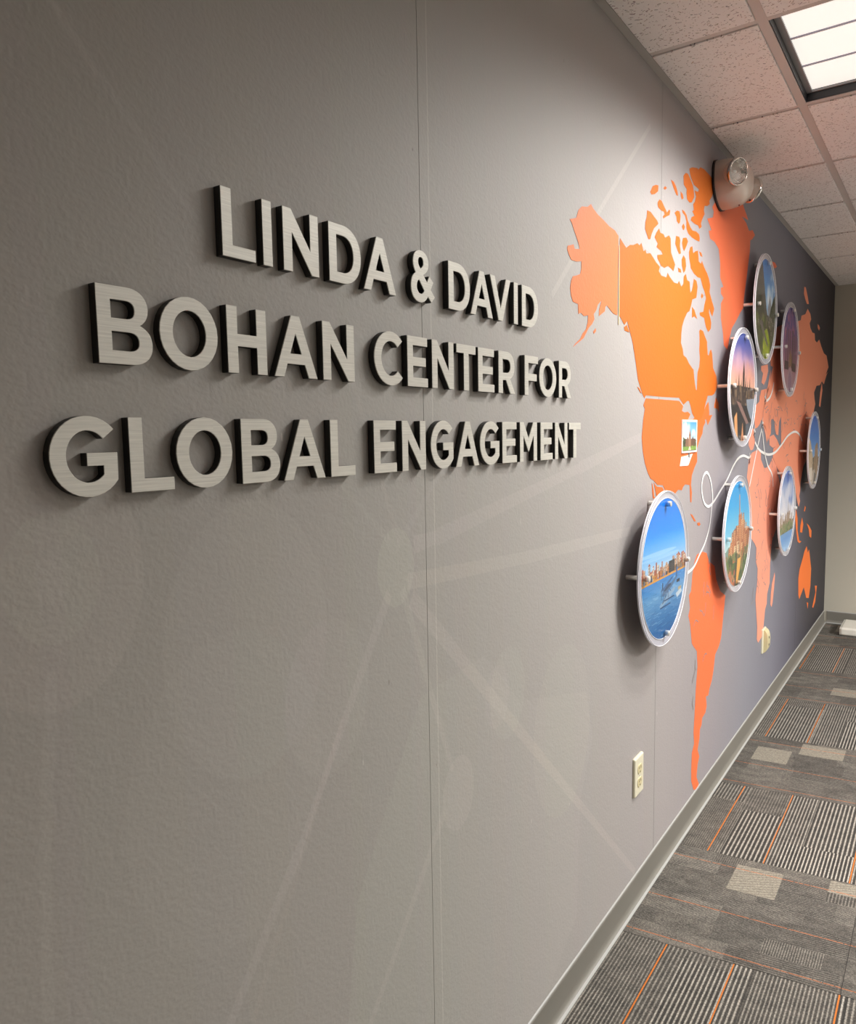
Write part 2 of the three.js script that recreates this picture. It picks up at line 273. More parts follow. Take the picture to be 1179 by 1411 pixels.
// ---------------------------------------------------------------- raised metal letters
// glyphs in units of the cap height, x to the right
function poly(...p) { const s = new THREE.Shape(); for (let i = 0; i < p.length; i += 2) i ? s.lineTo(p[i], p[i + 1]) : s.moveTo(p[i], p[i + 1]); s.closePath(); return s; }
function hole(s, f) { const h = new THREE.Path(); f(h); s.holes.push(h); return s; }
const GLYPH = {
  I: () => poly(0, 0, 0.2, 0, 0.2, 1, 0, 1),
  L: () => poly(0, 0, 0.67, 0, 0.67, 0.18, 0.205, 0.18, 0.205, 1, 0, 1),
  N: () => poly(0, 0, 0.2, 0, 0.2, 0.63, 0.645, 0, 0.82, 0, 0.82, 1, 0.62, 1, 0.62, 0.39, 0.19, 1, 0, 1),
  H: () => poly(0, 0, 0.205, 0, 0.205, 0.405, 0.585, 0.405, 0.585, 0, 0.79, 0, 0.79, 1, 0.585, 1, 0.585, 0.59, 0.205, 0.59, 0.205, 1, 0, 1),
  E: () => poly(0, 0, 0.725, 0, 0.725, 0.18, 0.2, 0.18, 0.2, 0.412, 0.655, 0.412, 0.655, 0.59, 0.2, 0.59, 0.2, 0.822, 0.715, 0.822, 0.715, 1, 0, 1),
  F: () => poly(0, 0, 0.205, 0, 0.205, 0.37, 0.665, 0.37, 0.665, 0.55, 0.205, 0.55, 0.205, 0.815, 0.74, 0.815, 0.74, 1, 0, 1),
  T: () => poly(0.3, 0, 0.51, 0, 0.51, 0.81, 0.81, 0.81, 0.81, 1, 0, 1, 0, 0.81, 0.3, 0.81),
  V: () => poly(0.395, 0, 0.59, 0, 0.985, 1, 0.765, 1, 0.495, 0.285, 0.22, 1, 0, 1),
  M: () => poly(0, 0, 0.19, 0, 0.19, 0.66, 0.468, 0.24, 0.475, 0.24, 0.75, 0.66, 0.75, 0, 0.945, 0, 0.945, 1, 0.735, 1, 0.473, 0.585, 0.21, 1, 0, 1),
  A: () => { const s = poly(0, 0, 0.207, 0, 0.292, 0.215, 0.69, 0.215, 0.775, 0, 0.985, 0, 0.588, 1, 0.398, 1); return hole(s, (h) => { h.moveTo(0.362, 0.385); h.lineTo(0.49, 0.715); h.lineTo(0.618, 0.385); h.closePath(); }); },
  D: () => {
    const s = new THREE.Shape(); s.moveTo(0, 0); s.lineTo(0.37, 0); s.bezierCurveTo(0.67, 0, 0.87, 0.21, 0.87, 0.5); s.bezierCurveTo(0.87, 0.79, 0.67, 1, 0.37, 1); s.lineTo(0, 1); s.closePath();
    return hole(s, (h) => { h.moveTo(0.205, 0.182); h.lineTo(0.205, 0.818); h.lineTo(0.37, 0.818); h.bezierCurveTo(0.545, 0.818, 0.66, 0.69, 0.66, 0.5); h.bezierCurveTo(0.66, 0.31, 0.545, 0.182, 0.37, 0.182); h.closePath(); });
  },
  O: () => { const s = new THREE.Shape(); s.absellipse(0.5, 0.5, 0.5, 0.515, 0, Math.PI * 2); return hole(s, (h) => h.absellipse(0.5, 0.5, 0.285, 0.325, 0, Math.PI * 2, true)); },
  B: () => {
    const s = new THREE.Shape(); s.moveTo(0, 0); s.lineTo(0.47, 0); s.bezierCurveTo(0.67, 0, 0.8, 0.1, 0.8, 0.275); s.bezierCurveTo(0.8, 0.4, 0.735, 0.48, 0.62, 0.525); s.bezierCurveTo(0.7, 0.57, 0.75, 0.635, 0.75, 0.74); s.bezierCurveTo(0.75, 0.9, 0.62, 1, 0.45, 1); s.lineTo(0, 1); s.closePath();
    hole(s, (h) => { h.moveTo(0.2, 0.175); h.lineTo(0.2, 0.42); h.lineTo(0.445, 0.42); h.bezierCurveTo(0.545, 0.42, 0.595, 0.375, 0.595, 0.298); h.bezierCurveTo(0.595, 0.22, 0.545, 0.175, 0.445, 0.175); h.closePath(); });
    return hole(s, (h) => { h.moveTo(0.2, 0.59); h.lineTo(0.2, 0.825); h.lineTo(0.41, 0.825); h.bezierCurveTo(0.5, 0.825, 0.545, 0.785, 0.545, 0.708); h.bezierCurveTo(0.545, 0.63, 0.5, 0.59, 0.41, 0.59); h.closePath(); });
  },
  R: () => {
    const s = new THREE.Shape(); s.moveTo(0, 0); s.lineTo(0.205, 0); s.lineTo(0.205, 0.32); s.lineTo(0.36, 0.32); s.lineTo(0.575, 0); s.lineTo(0.815, 0); s.lineTo(0.57, 0.358); s.bezierCurveTo(0.7, 0.405, 0.785, 0.505, 0.785, 0.655); s.bezierCurveTo(0.785, 0.87, 0.64, 1, 0.42, 1); s.lineTo(0, 1); s.closePath();
    return hole(s, (h) => { h.moveTo(0.205, 0.495); h.lineTo(0.205, 0.815); h.lineTo(0.405, 0.815); h.bezierCurveTo(0.515, 0.815, 0.578, 0.755, 0.578, 0.655); h.bezierCurveTo(0.578, 0.555, 0.515, 0.495, 0.405, 0.495); h.closePath(); });
  },
  C: () => { const s = new THREE.Shape(), a = 0.76, b = Math.PI * 2 - 0.76; s.absellipse(0.5, 0.5, 0.5, 0.515, a, b); s.absellipse(0.5, 0.5, 0.29, 0.33, b, a, true); s.closePath(); return s; },
  G: () => { const s = new THREE.Shape(), a = 0.74, e = Math.PI * 2 - 0.64; s.absellipse(0.5, 0.5, 0.5, 0.515, a, e); s.lineTo(0.905, 0.545); s.lineTo(0.48, 0.545); s.lineTo(0.48, 0.38); s.lineTo(0.705, 0.38); s.lineTo(0.705, 0.262); s.absellipse(0.5, 0.5, 0.29, 0.33, Math.PI * 2 - 0.79, a, true); s.closePath(); return s; },
  '&': () => {
    const s = new THREE.Shape(); s.moveTo(0.83, 0.15); s.lineTo(0.685, 0.285); s.lineTo(0.785, 0.44); s.lineTo(0.64, 0.55); s.lineTo(0.555, 0.415); s.lineTo(0.43, 0.545); s.bezierCurveTo(0.56, 0.61, 0.62, 0.68, 0.62, 0.785); s.bezierCurveTo(0.62, 0.92, 0.51, 1.015, 0.35, 1.015); s.bezierCurveTo(0.18, 1.015, 0.08, 0.91, 0.08, 0.765); s.bezierCurveTo(0.08, 0.69, 0.105, 0.635, 0.165, 0.56); s.bezierCurveTo(0.05, 0.5, 0, 0.41, 0, 0.275); s.bezierCurveTo(0, 0.09, 0.13, -0.015, 0.32, -0.015); s.bezierCurveTo(0.42, -0.015, 0.51, 0.035, 0.585, 0.135); s.lineTo(0.705, 0.025); s.closePath();
    hole(s, (h) => { h.moveTo(0.275, 0.435); h.lineTo(0.455, 0.235); h.bezierCurveTo(0.42, 0.185, 0.38, 0.16, 0.335, 0.16); h.bezierCurveTo(0.255, 0.16, 0.2, 0.215, 0.2, 0.29); h.bezierCurveTo(0.2, 0.355, 0.225, 0.4, 0.275, 0.435); });
    return hole(s, (h) => { h.moveTo(0.335, 0.655); h.bezierCurveTo(0.275, 0.71, 0.258, 0.74, 0.258, 0.785); h.bezierCurveTo(0.258, 0.845, 0.295, 0.885, 0.348, 0.885); h.bezierCurveTo(0.4, 0.885, 0.435, 0.845, 0.435, 0.79); h.bezierCurveTo(0.435, 0.735, 0.405, 0.695, 0.335, 0.655); });
  },
};
const brushed = (() => {
  const N = 512, rowTone = Array.from({ length: N }, () => rnd());
  return dataTexture(N, N, (x, y) => { const v = 226 + 22 * (rowTone[y] - 0.5) * (0.75 + 0.5 * noise.noise(x / 90, y * 0.31, 3.3)) + 9 * noise.noise(x / 70, y / 6, 8.1); return [v, v * 0.99, v * 0.955].map((q) => Math.max(0, Math.min(255, q))); }, true);
})();
const faceMetal = phys(lin(0.86, 0.86, 0.84), 0.5, { map: brushed, metalness: 0.25, anisotropy: 0.5 });
const blackEdge = std(lin(0.016, 0.015, 0.014), 0.45);
const CAP = 0.0815, DEPTH = 0.0118, FACE = 0.0016, partsOf = {};
const ORD = ['first', 'second', 'third', 'fourth', 'fifth', 'sixth', 'seventh', 'eighth', 'ninth', 'tenth', 'eleventh', 'twelfth', 'thirteenth', 'fourteenth', 'fifteenth', 'last'];
function letter(ch, s, y, width, label) {
  const t = thing('sign_letter', label, 'letter', [0.0006, y, -s], WALL_TURN, 'raised metal letters of the wall sign');
  const shape = partsOf[ch] ??= GLYPH[ch](), k = CAP;
  const b = new THREE.Box2().setFromPoints(shape.getPoints(20)), sx = width / (b.max.x - b.min.x);
  const scaled = (depth, bevel) => { const g = new THREE.ExtrudeGeometry(shape, { depth: depth / k, curveSegments: 14, bevelEnabled: bevel > 0, bevelThickness: bevel / k, bevelSize: bevel / k, bevelOffset: -bevel / k, bevelSegments: 1 }); g.translate(-b.min.x, 0, 0); g.scale(sx, k, k); return g; };
  part('return', scaled(DEPTH - FACE, 0), blackEdge, t);
  const f = scaled(FACE - 0.0006, 0.0003); f.translate(0, 0, DEPTH - FACE + 0.0003);
  const p = f.attributes.position, uv = f.attributes.uv, du = rnd(), dv = rnd();
  for (let i = 0; i < p.count; i++) uv.setXY(i, p.getX(i) / 0.2 + du, p.getY(i) / 0.2 + dv);
  part('face', f, faceMetal, t);
}
// [glyph, start along the wall, end along the wall] per row, from the measured sign
const SIGN = [
  ['top row', 1.6545, [['L', 0.6254, 0.6783], ['I', 0.6911, 0.7072], ['N', 0.7269, 0.7941], ['D', 0.8153, 0.8850], ['A', 0.8911, 0.9700], ['&', 1.0107, 1.0786], ['D', 1.1212, 1.1925], ['A', 1.1945, 1.2744], ['V', 1.2651, 1.3454], ['I', 1.3588, 1.3758], ['D', 1.3929, 1.4655]]],
  ['middle row', 1.5150, [['B', 0.4558, 0.5210], ['O', 0.5308, 0.6120], ['H', 0.6264, 0.6907], ['A', 0.7033, 0.7842], ['N', 0.7963, 0.8642], ['C', 0.9111, 0.9832], ['E', 0.9964, 1.0540], ['N', 1.0667, 1.1345], ['T', 1.1439, 1.2095], ['E', 1.2181, 1.2785], ['R', 1.2949, 1.3623], ['F', 1.4040, 1.4647], ['O', 1.4704, 1.5545], ['R', 1.5683, 1.6340]]],
  ['bottom row', 1.3772, [['G', 0.3960, 0.4703], ['L', 0.4849, 0.5405], ['O', 0.5447, 0.6268], ['B', 0.6417, 0.7069], ['A', 0.7138, 0.7944], ['L', 0.8063, 0.8601], ['E', 0.9051, 0.9623], ['N', 0.9774, 1.0440], ['G', 1.0592, 1.1300], ['A', 1.1386, 1.2184], ['G', 1.2222, 1.2960], ['E', 1.3077, 1.3678], ['M', 1.3817, 1.4590], ['E', 1.4759, 1.5355], ['N', 1.5478, 1.6140], ['T', 1.6223, 1.6890]]],
];
for (const [row, y, list] of SIGN) list.forEach(([ch, a, b], i) => letter(ch, a, y, b - a, `brushed metal ${ch === '&' ? 'ampersand' : 'capital ' + ch}, ${i === list.length - 1 ? 'last' : ORD[i]} character in the ${row} of the wall sign`));

// ---------------------------------------------------------------- world map printed in orange on the wall
// outlines in millimetres: distance along the wall, height
const LAND = [
  [1774,1985,1788,1978,1817,1970,1854,1965,1892,1958,1931,1956,1957,1947,1952,1743,1926,1744,1903,1751,1879,1760,1868,1753,1866,1743,1827,1726,1828,1741,1844,1767,1819,1753,1809,1738,1793,1727,1798,1715,1784,1702,1764,1691,1749,1678,1732,1663,1716,1656,1689,1645,1670,1636,1683,1645,1712,1659,1726,1673,1746,1685,1756,1702,1759,1720,1732,1715,1715,1721,1701,1716,1699,1739,1670,1740,1659,1753,1654,1770,1660,1787,1669,1798,1689,1803,1711,1810,1718,1824,1718,1841,1688,1835,1660,1834,1647,1843,1637,1854,1641,1862,1663,1868,1672,1871,1679,1862,1708,1867,1701,1879,1688,1892,1675,1904,1663,1917,1651,1923,1688,1934,1701,1955,1720,1967,1754,1974], // alaska
  [1791,1684,1806,1694,1809,1687,1795,1679], // kodiak
  [1969,1944,1988,1937,2015,1928,2043,1941,2070,1946,2101,1957,2119,1954,2133,1964,2152,1944,2167,1952,2176,1943,2206,1948,2133,1955,2155,1943,2177,1943,2209,1950,2232,1943,2262,1933,2297,1926,2287,1912,2312,1903,2361,1905,2372,1921,2390,1913,2405,1909,2436,1902,2474,1904,2490,1915,2514,1900,2536,1913,2541,1937,2561,1948,2578,1931,2604,1931,2617,1895,2635,1906,2647,1930,2655,1947,2686,1946,2701,1928,2689,1890,2641,1878,2629,1859,2609,1835,2584,1827,2552,1802,2529,1776,2522,1751,2519,1723,2539,1705,2551,1684,2582,1680,2614,1663,2654,1649,2670,1646,2676,1624,2690,1597,2703,1578,2716,1578,2717,1617,2720,1640,2740,1660,2747,1688,2736,1719,2739,1745,2732,1783,2744,1789,2779,1787,2806,1770,2834,1754,2840,1728,2846,1709,2860,1708,2876,1726,2890,1732,2905,1719,2916,1691,2923,1667,2973,1640,2990,1608,2972,1590,2949,1574,2912,1566,2856,1564,2831,1541,2861,1563,2833,1540,2811,1508,2784,1482,2751,1475,2718,1475,2690,1484,2663,1496,2642,1520,2624,1537,2603,1538,2559,1524,2509,1545,2338,1542,2185,1542,2172,1533,2156,1544,2116,1584,2100,1624,2076,1673,2091,1652,2063,1693,2036,1724,2027,1737,2005,1724,1975,1741,1964,1744], // canada
  [2003,1718,2025,1726,2043,1708,2008,1709], // haida
  [2110,1563,2128,1560,2148,1546,2136,1548], // vancouver
  [2185,1533,2338,1534,2510,1535,2554,1519,2542,1503,2570,1498,2610,1501,2640,1493,2614,1476,2675,1476,2690,1484,2718,1475,2751,1475,2784,1482,2825,1476,2832,1467,2804,1451,2794,1426,2756,1402,2730,1374,2733,1328,2701,1308,2670,1282,2661,1249,2674,1223,2670,1187,2657,1191,2646,1250,2593,1256,2569,1249,2554,1238,2515,1243,2491,1236,2477,1229,2421,1233,2381,1245,2353,1268,2298,1273,2264,1288,2236,1295,2212,1312,2183,1343,2163,1380,2153,1420,2164,1471,2178,1502,2164,1513], // united_states
  [2266,1281,2294,1267,2348,1262,2374,1243,2422,1228,2478,1223,2441,1211,2378,1202,2334,1217,2293,1234], // mexico
  [2247,1283,2261,1266,2270,1237,2295,1232,2258,1234,2251,1256], // baja
  [2869,1541,2883,1500,2880,1492,2926,1495,2864,1457,2843,1478,2825,1476,2784,1482,2811,1508,2839,1529], // maritimes
  [2972,1560,3012,1541,3021,1505,3001,1518,2949,1522,2954,1536], // newfoundland
  [2658,1149,2686,1142,2733,1115,2709,1117], // cuba
  [2748,1107,2775,1107,2793,1098,2773,1094,2752,1099], // hispaniola
  [2286,2035,2296,2025,2328,2027,2342,2020,2381,2034,2396,2028,2403,1987,2445,1958,2428,1935,2404,1940,2374,1942,2339,1930,2311,1931,2276,1946,2272,1956,2323,1967,2309,1974,2264,1978,2277,1990,2247,2002,2263,2019], // victoria
  [2180,2063,2208,2065,2238,2059,2268,2053,2278,2047,2239,2026,2220,2007,2208,1989,2192,1986,2179,1997,2163,2008,2165,2027,2177,2045], // banks
  [2203,2119,2225,2141,2251,2151,2274,2155,2272,2138,2242,2123,2216,2115], // isle1
  [2321,2159,2336,2169,2354,2168,2336,2158], // isle2
  [2392,2202,2421,2203,2445,2194,2460,2182,2465,2172,2450,2171,2430,2179,2411,2190], // isle3
  [2491,2192,2515,2189,2524,2179,2508,2171,2496,2177], // isle4
  [2273,2109,2286,2118,2306,2119,2328,2109,2349,2101,2357,2096,2378,2110,2389,2110,2382,2095,2354,2085,2326,2073,2319,2077,2336,2087,2328,2093,2304,2091,2277,2093,2270,2100], // melville
  [2433,2113,2456,2125,2483,2129,2495,2118,2488,2096,2477,2089,2457,2094,2453,2106], // isle5
  [2512,2090,2528,2101,2544,2094,2532,2081,2519,2082], // isle6
  [2510,2140,2534,2141,2559,2135,2576,2120,2602,2107,2628,2100,2672,2106,2708,2104,2717,2094,2714,2081,2673,2078,2621,2077,2582,2081,2561,2093,2560,2114,2543,2129,2518,2132], // devon
  [2452,2047,2483,2051,2495,2043,2492,2024,2505,2003,2485,1998,2469,2006,2445,2022], // wales
  [2526,2056,2562,2064,2580,2055,2564,2038,2540,2017,2528,2022,2515,2038], // somerset
  [2520,2247,2543,2262,2568,2266,2593,2257,2624,2244,2638,2226,2643,2211,2614,2187,2589,2181,2564,2185,2555,2203,2558,2215,2525,2221], // axel
  [2583,2286,2616,2299,2676,2313,2685,2310,2711,2325,2757,2331,2814,2330,2858,2328,2885,2315,2881,2288,2863,2266,2830,2243,2836,2234,2803,2219,2770,2213,2761,2197,2772,2185,2741,2160,2728,2145,2738,2135,2711,2123,2697,2131,2653,2127,2609,2129,2617,2141,2651,2153,2624,2161,2641,2170,2632,2186,2653,2199,2665,2218,2646,2233,2690,2239,2698,2250,2636,2249,2606,2262,2592,2273], // ellesmere
  [2533,2003,2554,1996,2563,1974,2552,1956,2536,1948,2517,1968,2514,1986], // boothia
  [2476,1954,2503,1954,2512,1944,2484,1942], // isle7
  [2606,2041,2631,2050,2641,2028,2667,2040,2698,2048,2709,2014,2737,2011,2750,2023,2779,2006,2819,1992,2844,1976,2863,1958,2853,1933,2895,1902,2923,1882,2899,1852,2878,1860,2857,1876,2853,1860,2885,1827,2882,1806,2848,1791,2817,1804,2791,1834,2739,1836,2733,1845,2780,1854,2793,1881,2810,1904,2789,1926,2760,1942,2735,1963,2699,1960,2654,1965,2618,1976,2609,1991,2599,2004,2594,2022], // baffin
  [2713,2048,2739,2049,2755,2037,2728,2037], // bylot
  [2638,1853,2665,1847,2703,1820,2667,1825,2641,1817], // southampton
  [2745,1903,2757,1915,2773,1907,2758,1896], // isle8
  [2988,2290,3171,2350,3316,2357,3369,2335,3438,2310,3321,2299,3400,2290,3455,2270,3522,2287,3566,2275,3513,2246,3481,2237,3478,2189,3456,2138,3435,2087,3392,1986,3384,1944,3334,1920,3275,1884,3194,1841,3163,1804,3133,1752,3075,1763,3061,1805,3023,1861,3019,1914,3060,1940,3016,1950,3014,1971,3053,1980,3001,2006,2997,2058,2972,2105,2910,2119,2851,2118,2830,2141,2868,2151,2808,2178,2884,2199,2892,2221,2871,2232,2909,2258,2958,2280], // greenland
  [3947,2231,4016,2238,4068,2228,4020,2211,3949,2213], // iceland
  [2753,992,2827,992,2882,980,2917,943,3002,912,3032,854,3098,796,3183,762,3168,713,3153,674,3131,608,3123,594,3098,572,3038,550,3017,491,2994,456,2962,433,2947,410,2911,416,2925,376,2910,353,2863,346,2856,321,2834,311,2831,277,2807,241,2833,205,2811,181,2799,137,2832,97,2810,84,2763,101,2731,147,2728,191,2732,255,2760,280,2750,327,2760,397,2770,485,2787,566,2775,629,2722,663,2707,676,2681,753,2658,786,2678,811,2661,859,2688,870,2699,926,2725,971], // south_america
  [4880,2253,4934,2258,5010,2216,5063,2180,4996,2171,4937,2188,4877,2214], // severnaya
  [5701,1748,5740,1700,5664,1583,5606,1592,5642,1680], // sakhalin
  [5428,2103,5485,2102,5538,2090,5502,2069,5440,2080], // wrangel
  [3765,1730,3911,1747,3924,1717,3884,1675,3835,1647,3782,1655,3811,1699,3767,1711], // norway
  [3578,1443,3653,1443,3658,1406,3669,1379,3638,1350,3588,1346,3545,1370,3548,1414], // spain
  [3648,1592,3678,1599,3666,1583,3644,1572], // britain
  [3839,1466,3887,1458,3951,1414,3942,1373,3902,1415], // italy
  [3992,1402,4103,1413,4193,1387,4176,1354,4092,1346,4008,1362], // turkey
  [5026,2148,5131,2129,5167,2102,5114,2073,5148,2049,5228,2030,5320,2034,5345,1994,5428,1987,5521,2015,5634,1976,5749,1945,5881,1940,5995,1869,5891,1820,5813,1758,5667,1761,5981,1835,5905,1808,5800,1741,5700,1756,5612,1727,5469,1716,5375,1670,5400,1634,5442,1599,5398,1561,5372,1524,5322,1441,5244,1338,5165,1248,5048,1213,5010,1175,4961,1118,4955,1069,4931,1041,4967,1009,4929,977,4880,1006,4796,1080,4748,1122,4619,1102,4532,1007,4419,1106,4310,1201,4191,1253,4099,1298,4103,1343,4176,1354,4193,1387,4264,1355,4310,1356,4287,1506,4235,1476,4223,1408,4168,1413,4131,1442,4116,1475,4082,1491,4031,1487,4030,1418,3992,1402,3965,1382,3935,1426,3868,1454,3799,1485,3769,1465,3714,1448,3665,1443,3645,1517,3667,1547,3744,1567,3749,1594,3782,1621,3931,1635,3968,1652,4004,1686,3988,1725,3964,1620,3977,1665,4008,1711,4042,1743,3984,1746,3970,1782,4045,1854,4110,1943,4374,1995,4722,2042,4797,2055,4818,2083,4949,2107], // eurasia
  [3735,1346,3809,1331,3813,1299,3884,1258,3923,1252,4021,1264,4088,1298,4191,1253,4320,1138,4267,961,4243,920,4177,893,4137,872,4114,807,4112,821,4104,724,4103,656,4047,610,4043,560,4006,538,3976,455,3933,411,3857,402,3826,427,3829,484,3802,555,3774,632,3780,663,3802,707,3803,779,3762,817,3763,884,3724,908,3651,940,3607,1032,3559,1166,3573,1183,3527,1230,3553,1297,3567,1319,3623,1336], // africa
  [4227,691,4241,671,4227,617,4195,535,4175,517,4140,537,4144,588,4168,644,4208,673], // madagascar
  [5276,695,5335,644,5383,659,5428,604,5499,516,5489,396,5433,328,5328,348,5213,439,5051,392,5014,427,4995,533,5031,584,5143,639,5199,673], // australia
  [5351,316,5423,297,5402,262], // tasmania
  [5694,365,5793,348,5764,307,5739,247,5652,218,5605,233,5676,277,5736,312], // new_zealand
  [4835,971,4897,911,4911,836,4982,767,5069,751,4985,751,4923,769,4850,857,4810,925], // sumatra
  [5062,900,5117,853,5080,804,5003,815,5010,855], // borneo
  [5246,845,5350,818,5462,773,5455,725,5382,745,5338,798], // new_guinea
  [5158,963,5193,949,5150,927,5126,935], // philippines
];
const tones = { alaska: '#dd7844', canada: '#c76414', states: '#d2692a', greenland: '#e77046', south: '#f57340', africa: '#ef9b80', eurasia: '#ee9473', australia: '#ee7424' };
const toneMat = Object.fromEntries(Object.entries(tones).map(([k, c]) => [k, std(c, 0.6, { bumpMap: plaster, bumpScale: 0.0004 })]));
const worldMap = thing('world_map', 'large orange world map printed across the grey wall behind the round photographs', 'wall map', [0.0005, 0, 0], WALL_TURN);
LAND.forEach((d, n) => {
  const s = new THREE.Shape(); let cs = 0, cy = 0; for (let i = 0; i < d.length; i += 2) { i ? s.lineTo(d[i] / 1000, d[i + 1] / 1000) : s.moveTo(d[0] / 1000, d[1] / 1000); cs += d[i] / 500 / d.length; cy += d[i + 1] / 500 / d.length; } s.closePath();
  const g = new THREE.ExtrudeGeometry(s, { depth: 0.0004, bevelEnabled: false }), p = g.attributes.position, uv = g.attributes.uv; for (let i = 0; i < p.count; i++) uv.setXY(i, p.getX(i) / 0.22, p.getY(i) / 0.22);
  const big = d.length > 60, tone = cs < 1.97 ? 'alaska' : n === 32 || (cs > 3.7 && cy > 2.2 && cs < 4.2) ? 'greenland' : cy < 1.0 && cs < 3.3 ? 'south' : cs < 3.1 ? (cy > 1.535 ? 'canada' : 'states') : cs > 4.7 && cy < 1.0 ? 'australia' : cy < 1.1 ? 'africa' : cs > 4.2 ? 'eurasia' : 'africa';
  part(big ? 'landmass' : 'island', g, toneMat[tone], worldMap);
});
function ribbon(points, width, closed = false) { // flat strip following a path on the wall
  const c = new THREE.CatmullRomCurve3(points.map(([s, y]) => new THREE.Vector3(s, y, 0)), closed, 'centripetal'), n = Math.max(8, points.length * 10), P = [], I = [], N = [], U = [];
  for (let i = 0; i <= n; i++) { const q = c.getPoint(i / n), t = c.getTangent(i / n); for (const k of [-1, 1]) { P.push(q.x - t.y * k * width / 2, q.y + t.x * k * width / 2, 0); N.push(0, 0, 1); U.push(i, k); } if (i < n) { const a = 2 * i; I.push(a, a + 2, a + 1, a + 1, a + 2, a + 3); } }
  const g = new THREE.BufferGeometry(); g.setAttribute('position', new THREE.Float32BufferAttribute(P, 3)); g.setAttribute('normal', new THREE.Float32BufferAttribute(N, 3)); g.setAttribute('uv', new THREE.Float32BufferAttribute(U, 2)); g.setIndex(I); return g;
}
const pairs = (d) => { const o = []; for (let i = 0; i < d.length; i += 2) o.push([d[i] / 1000, d[i + 1] / 1000]); return o; };
// thin national borders scattered over the southern continents: short crooked strokes in one part
{
  const bits = [], wander = (s, y, n, step, w) => { let a = rr(0, 6.3); const p = [[s, y]]; for (let i = 0; i < n; i++) { a += rr(-1, 1); s += Math.cos(a) * step; y += Math.sin(a) * step * 0.8; p.push([s, y]); } const g = ribbon(p, w); g.translate(0, 0, 0.0009); bits.push(g); };
  for (const [s0, s1, y0, y1, n] of [[2.80, 3.05, 0.78, 0.95, 7], [2.72, 3.0, 0.45, 0.75, 8], [3.72, 4.15, 0.62, 1.28, 34], [3.75, 4.3, 1.45, 1.62, 20], [4.3, 5.2, 1.25, 1.62, 34]]) for (let i = 0; i < n; i++) wander(rr(s0, s1), rr(y0, y1), 4, 0.018, 0.0045);
  const g = mergeGeometries(bits); const m = part('border_lines', g, std(lin(0.30, 0.25, 0.24), 0.6), worldMap); m.userData.kind = 'stuff';
  const pale = ribbon([[1.962, 1.925], [1.9615, 1.8], [1.961, 1.72]], 0.005); pale.translate(0, 0, 0.0012); part('border_line', pale, std(lin(0.86, 0.52, 0.30), 0.6), worldMap);
}
const routes = [
  [2629,943,2712,954,2782,987,2856,1024,2915,1081,2939,1148,2951,1173,2916,1250,2862,1283,2813,1270,2794,1231,2827,1178,2888,1155,2966,1167,3056,1199,3170,1241,3268,1291,3352,1319,3442,1327,3551,1314],
  [3669,1382,3738,1352,3851,1329,3999,1316,4153,1324,4315,1358,4486,1402,4715,1424,4864,1406,4971,1368],
  [3809,1443,3724,1358,3644,1265,3577,1185],
  [3824,1431,3878,1343,3960,1269,4090,1208,4120,1150],
  [4067,1669,4032,1627,3976,1593,3897,1573],
];
routes.forEach((d, i) => { const g = ribbon(pairs(d), i === 0 ? 0.0105 : 0.0125); g.translate(0, 0, 0.0014); part('route_line', g, std(lin(0.86, 0.85, 0.83), 0.6), worldMap); });
// small aeroplane marks at the ends of the routes
const planeShape = poly(0.9, 0, 0.5, 0.12, 0.18, 0.12, -0.1, 0.75, -0.3, 0.75, -0.18, 0.12, -0.6, 0.1, -0.8, 0.35, -0.95, 0.35, -0.85, 0, -0.95, -0.35, -0.8, -0.35, -0.6, -0.1, -0.18, -0.12, -0.3, -0.75, -0.1, -0.75, 0.18, -0.12, 0.5, -0.12);
for (const [s, y, a] of [[3.825, 1.472, 1.7], [3.574, 1.318, 0.2], [3.655, 1.436, 1.4], [3.875, 1.592, 1.3]]) {
  const g = new THREE.ExtrudeGeometry(planeShape, { depth: 0.0002, bevelEnabled: false }); g.scale(0.026, 0.026, 1); g.rotateZ(a); g.translate(s, y, 0.0012); part('plane_mark', g, std(lin(0.72, 0.70, 0.68), 0.6), worldMap);
  const h = new THREE.ExtrudeGeometry(planeShape, { depth: 0.0002, bevelEnabled: false }); h.scale(0.021, 0.021, 1); h.rotateZ(a + 0.5); h.translate(s - 0.006, y - 0.016, 0.0015); part('plane_mark', h, std(lin(0.06, 0.06, 0.07), 0.6), worldMap);
}

// ---------------------------------------------------------------- round photographs on standoffs
function photo(draw) {
  const N = 512, [c, g] = canvas(N, N); draw(g, N);
  const im = g.getImageData(0, 0, N, N), d = im.data; for (let i = 0; i < d.length; i += 4) { const k = 0.94 + 0.12 * rnd(); d[i] *= k; d[i + 1] *= k; d[i + 2] *= k; } g.putImageData(im, 0, 0);
  return phys(0xffffff, 0.35, { map: texture(c), specularIntensity: 0.3 });
}
const grad = (g, N, stops, y0 = 0, y1 = 1) => { const q = g.createLinearGradient(0, y0 * N, 0, y1 * N); stops.forEach(([t, c]) => q.addColorStop(t, c)); g.fillStyle = q; g.fillRect(0, y0 * N, N, (y1 - y0) * N + 1); };
const shade = (c, k) => { const n = parseInt(c.slice(1), 16); return `rgb(${[n >> 16, n >> 8 & 255, n & 255].map((v) => Math.max(0, Math.min(255, v * k | 0))).join(',')})`; };
const cloud = (g, x, y, r, a, col = '255,255,255') => { for (let i = 0; i < 16; i++) { const rx = x + rr(-r, r) * 1.6, ry = y + rr(-r, r) * 0.5, q = g.createRadialGradient(rx, ry, 0, rx, ry, r * rr(0.5, 1)); q.addColorStop(0, `rgba(${col},${a})`); q.addColorStop(1, `rgba(${col},0)`); g.fillStyle = q; g.fillRect(rx - r, ry - r, 2 * r, 2 * r); } };
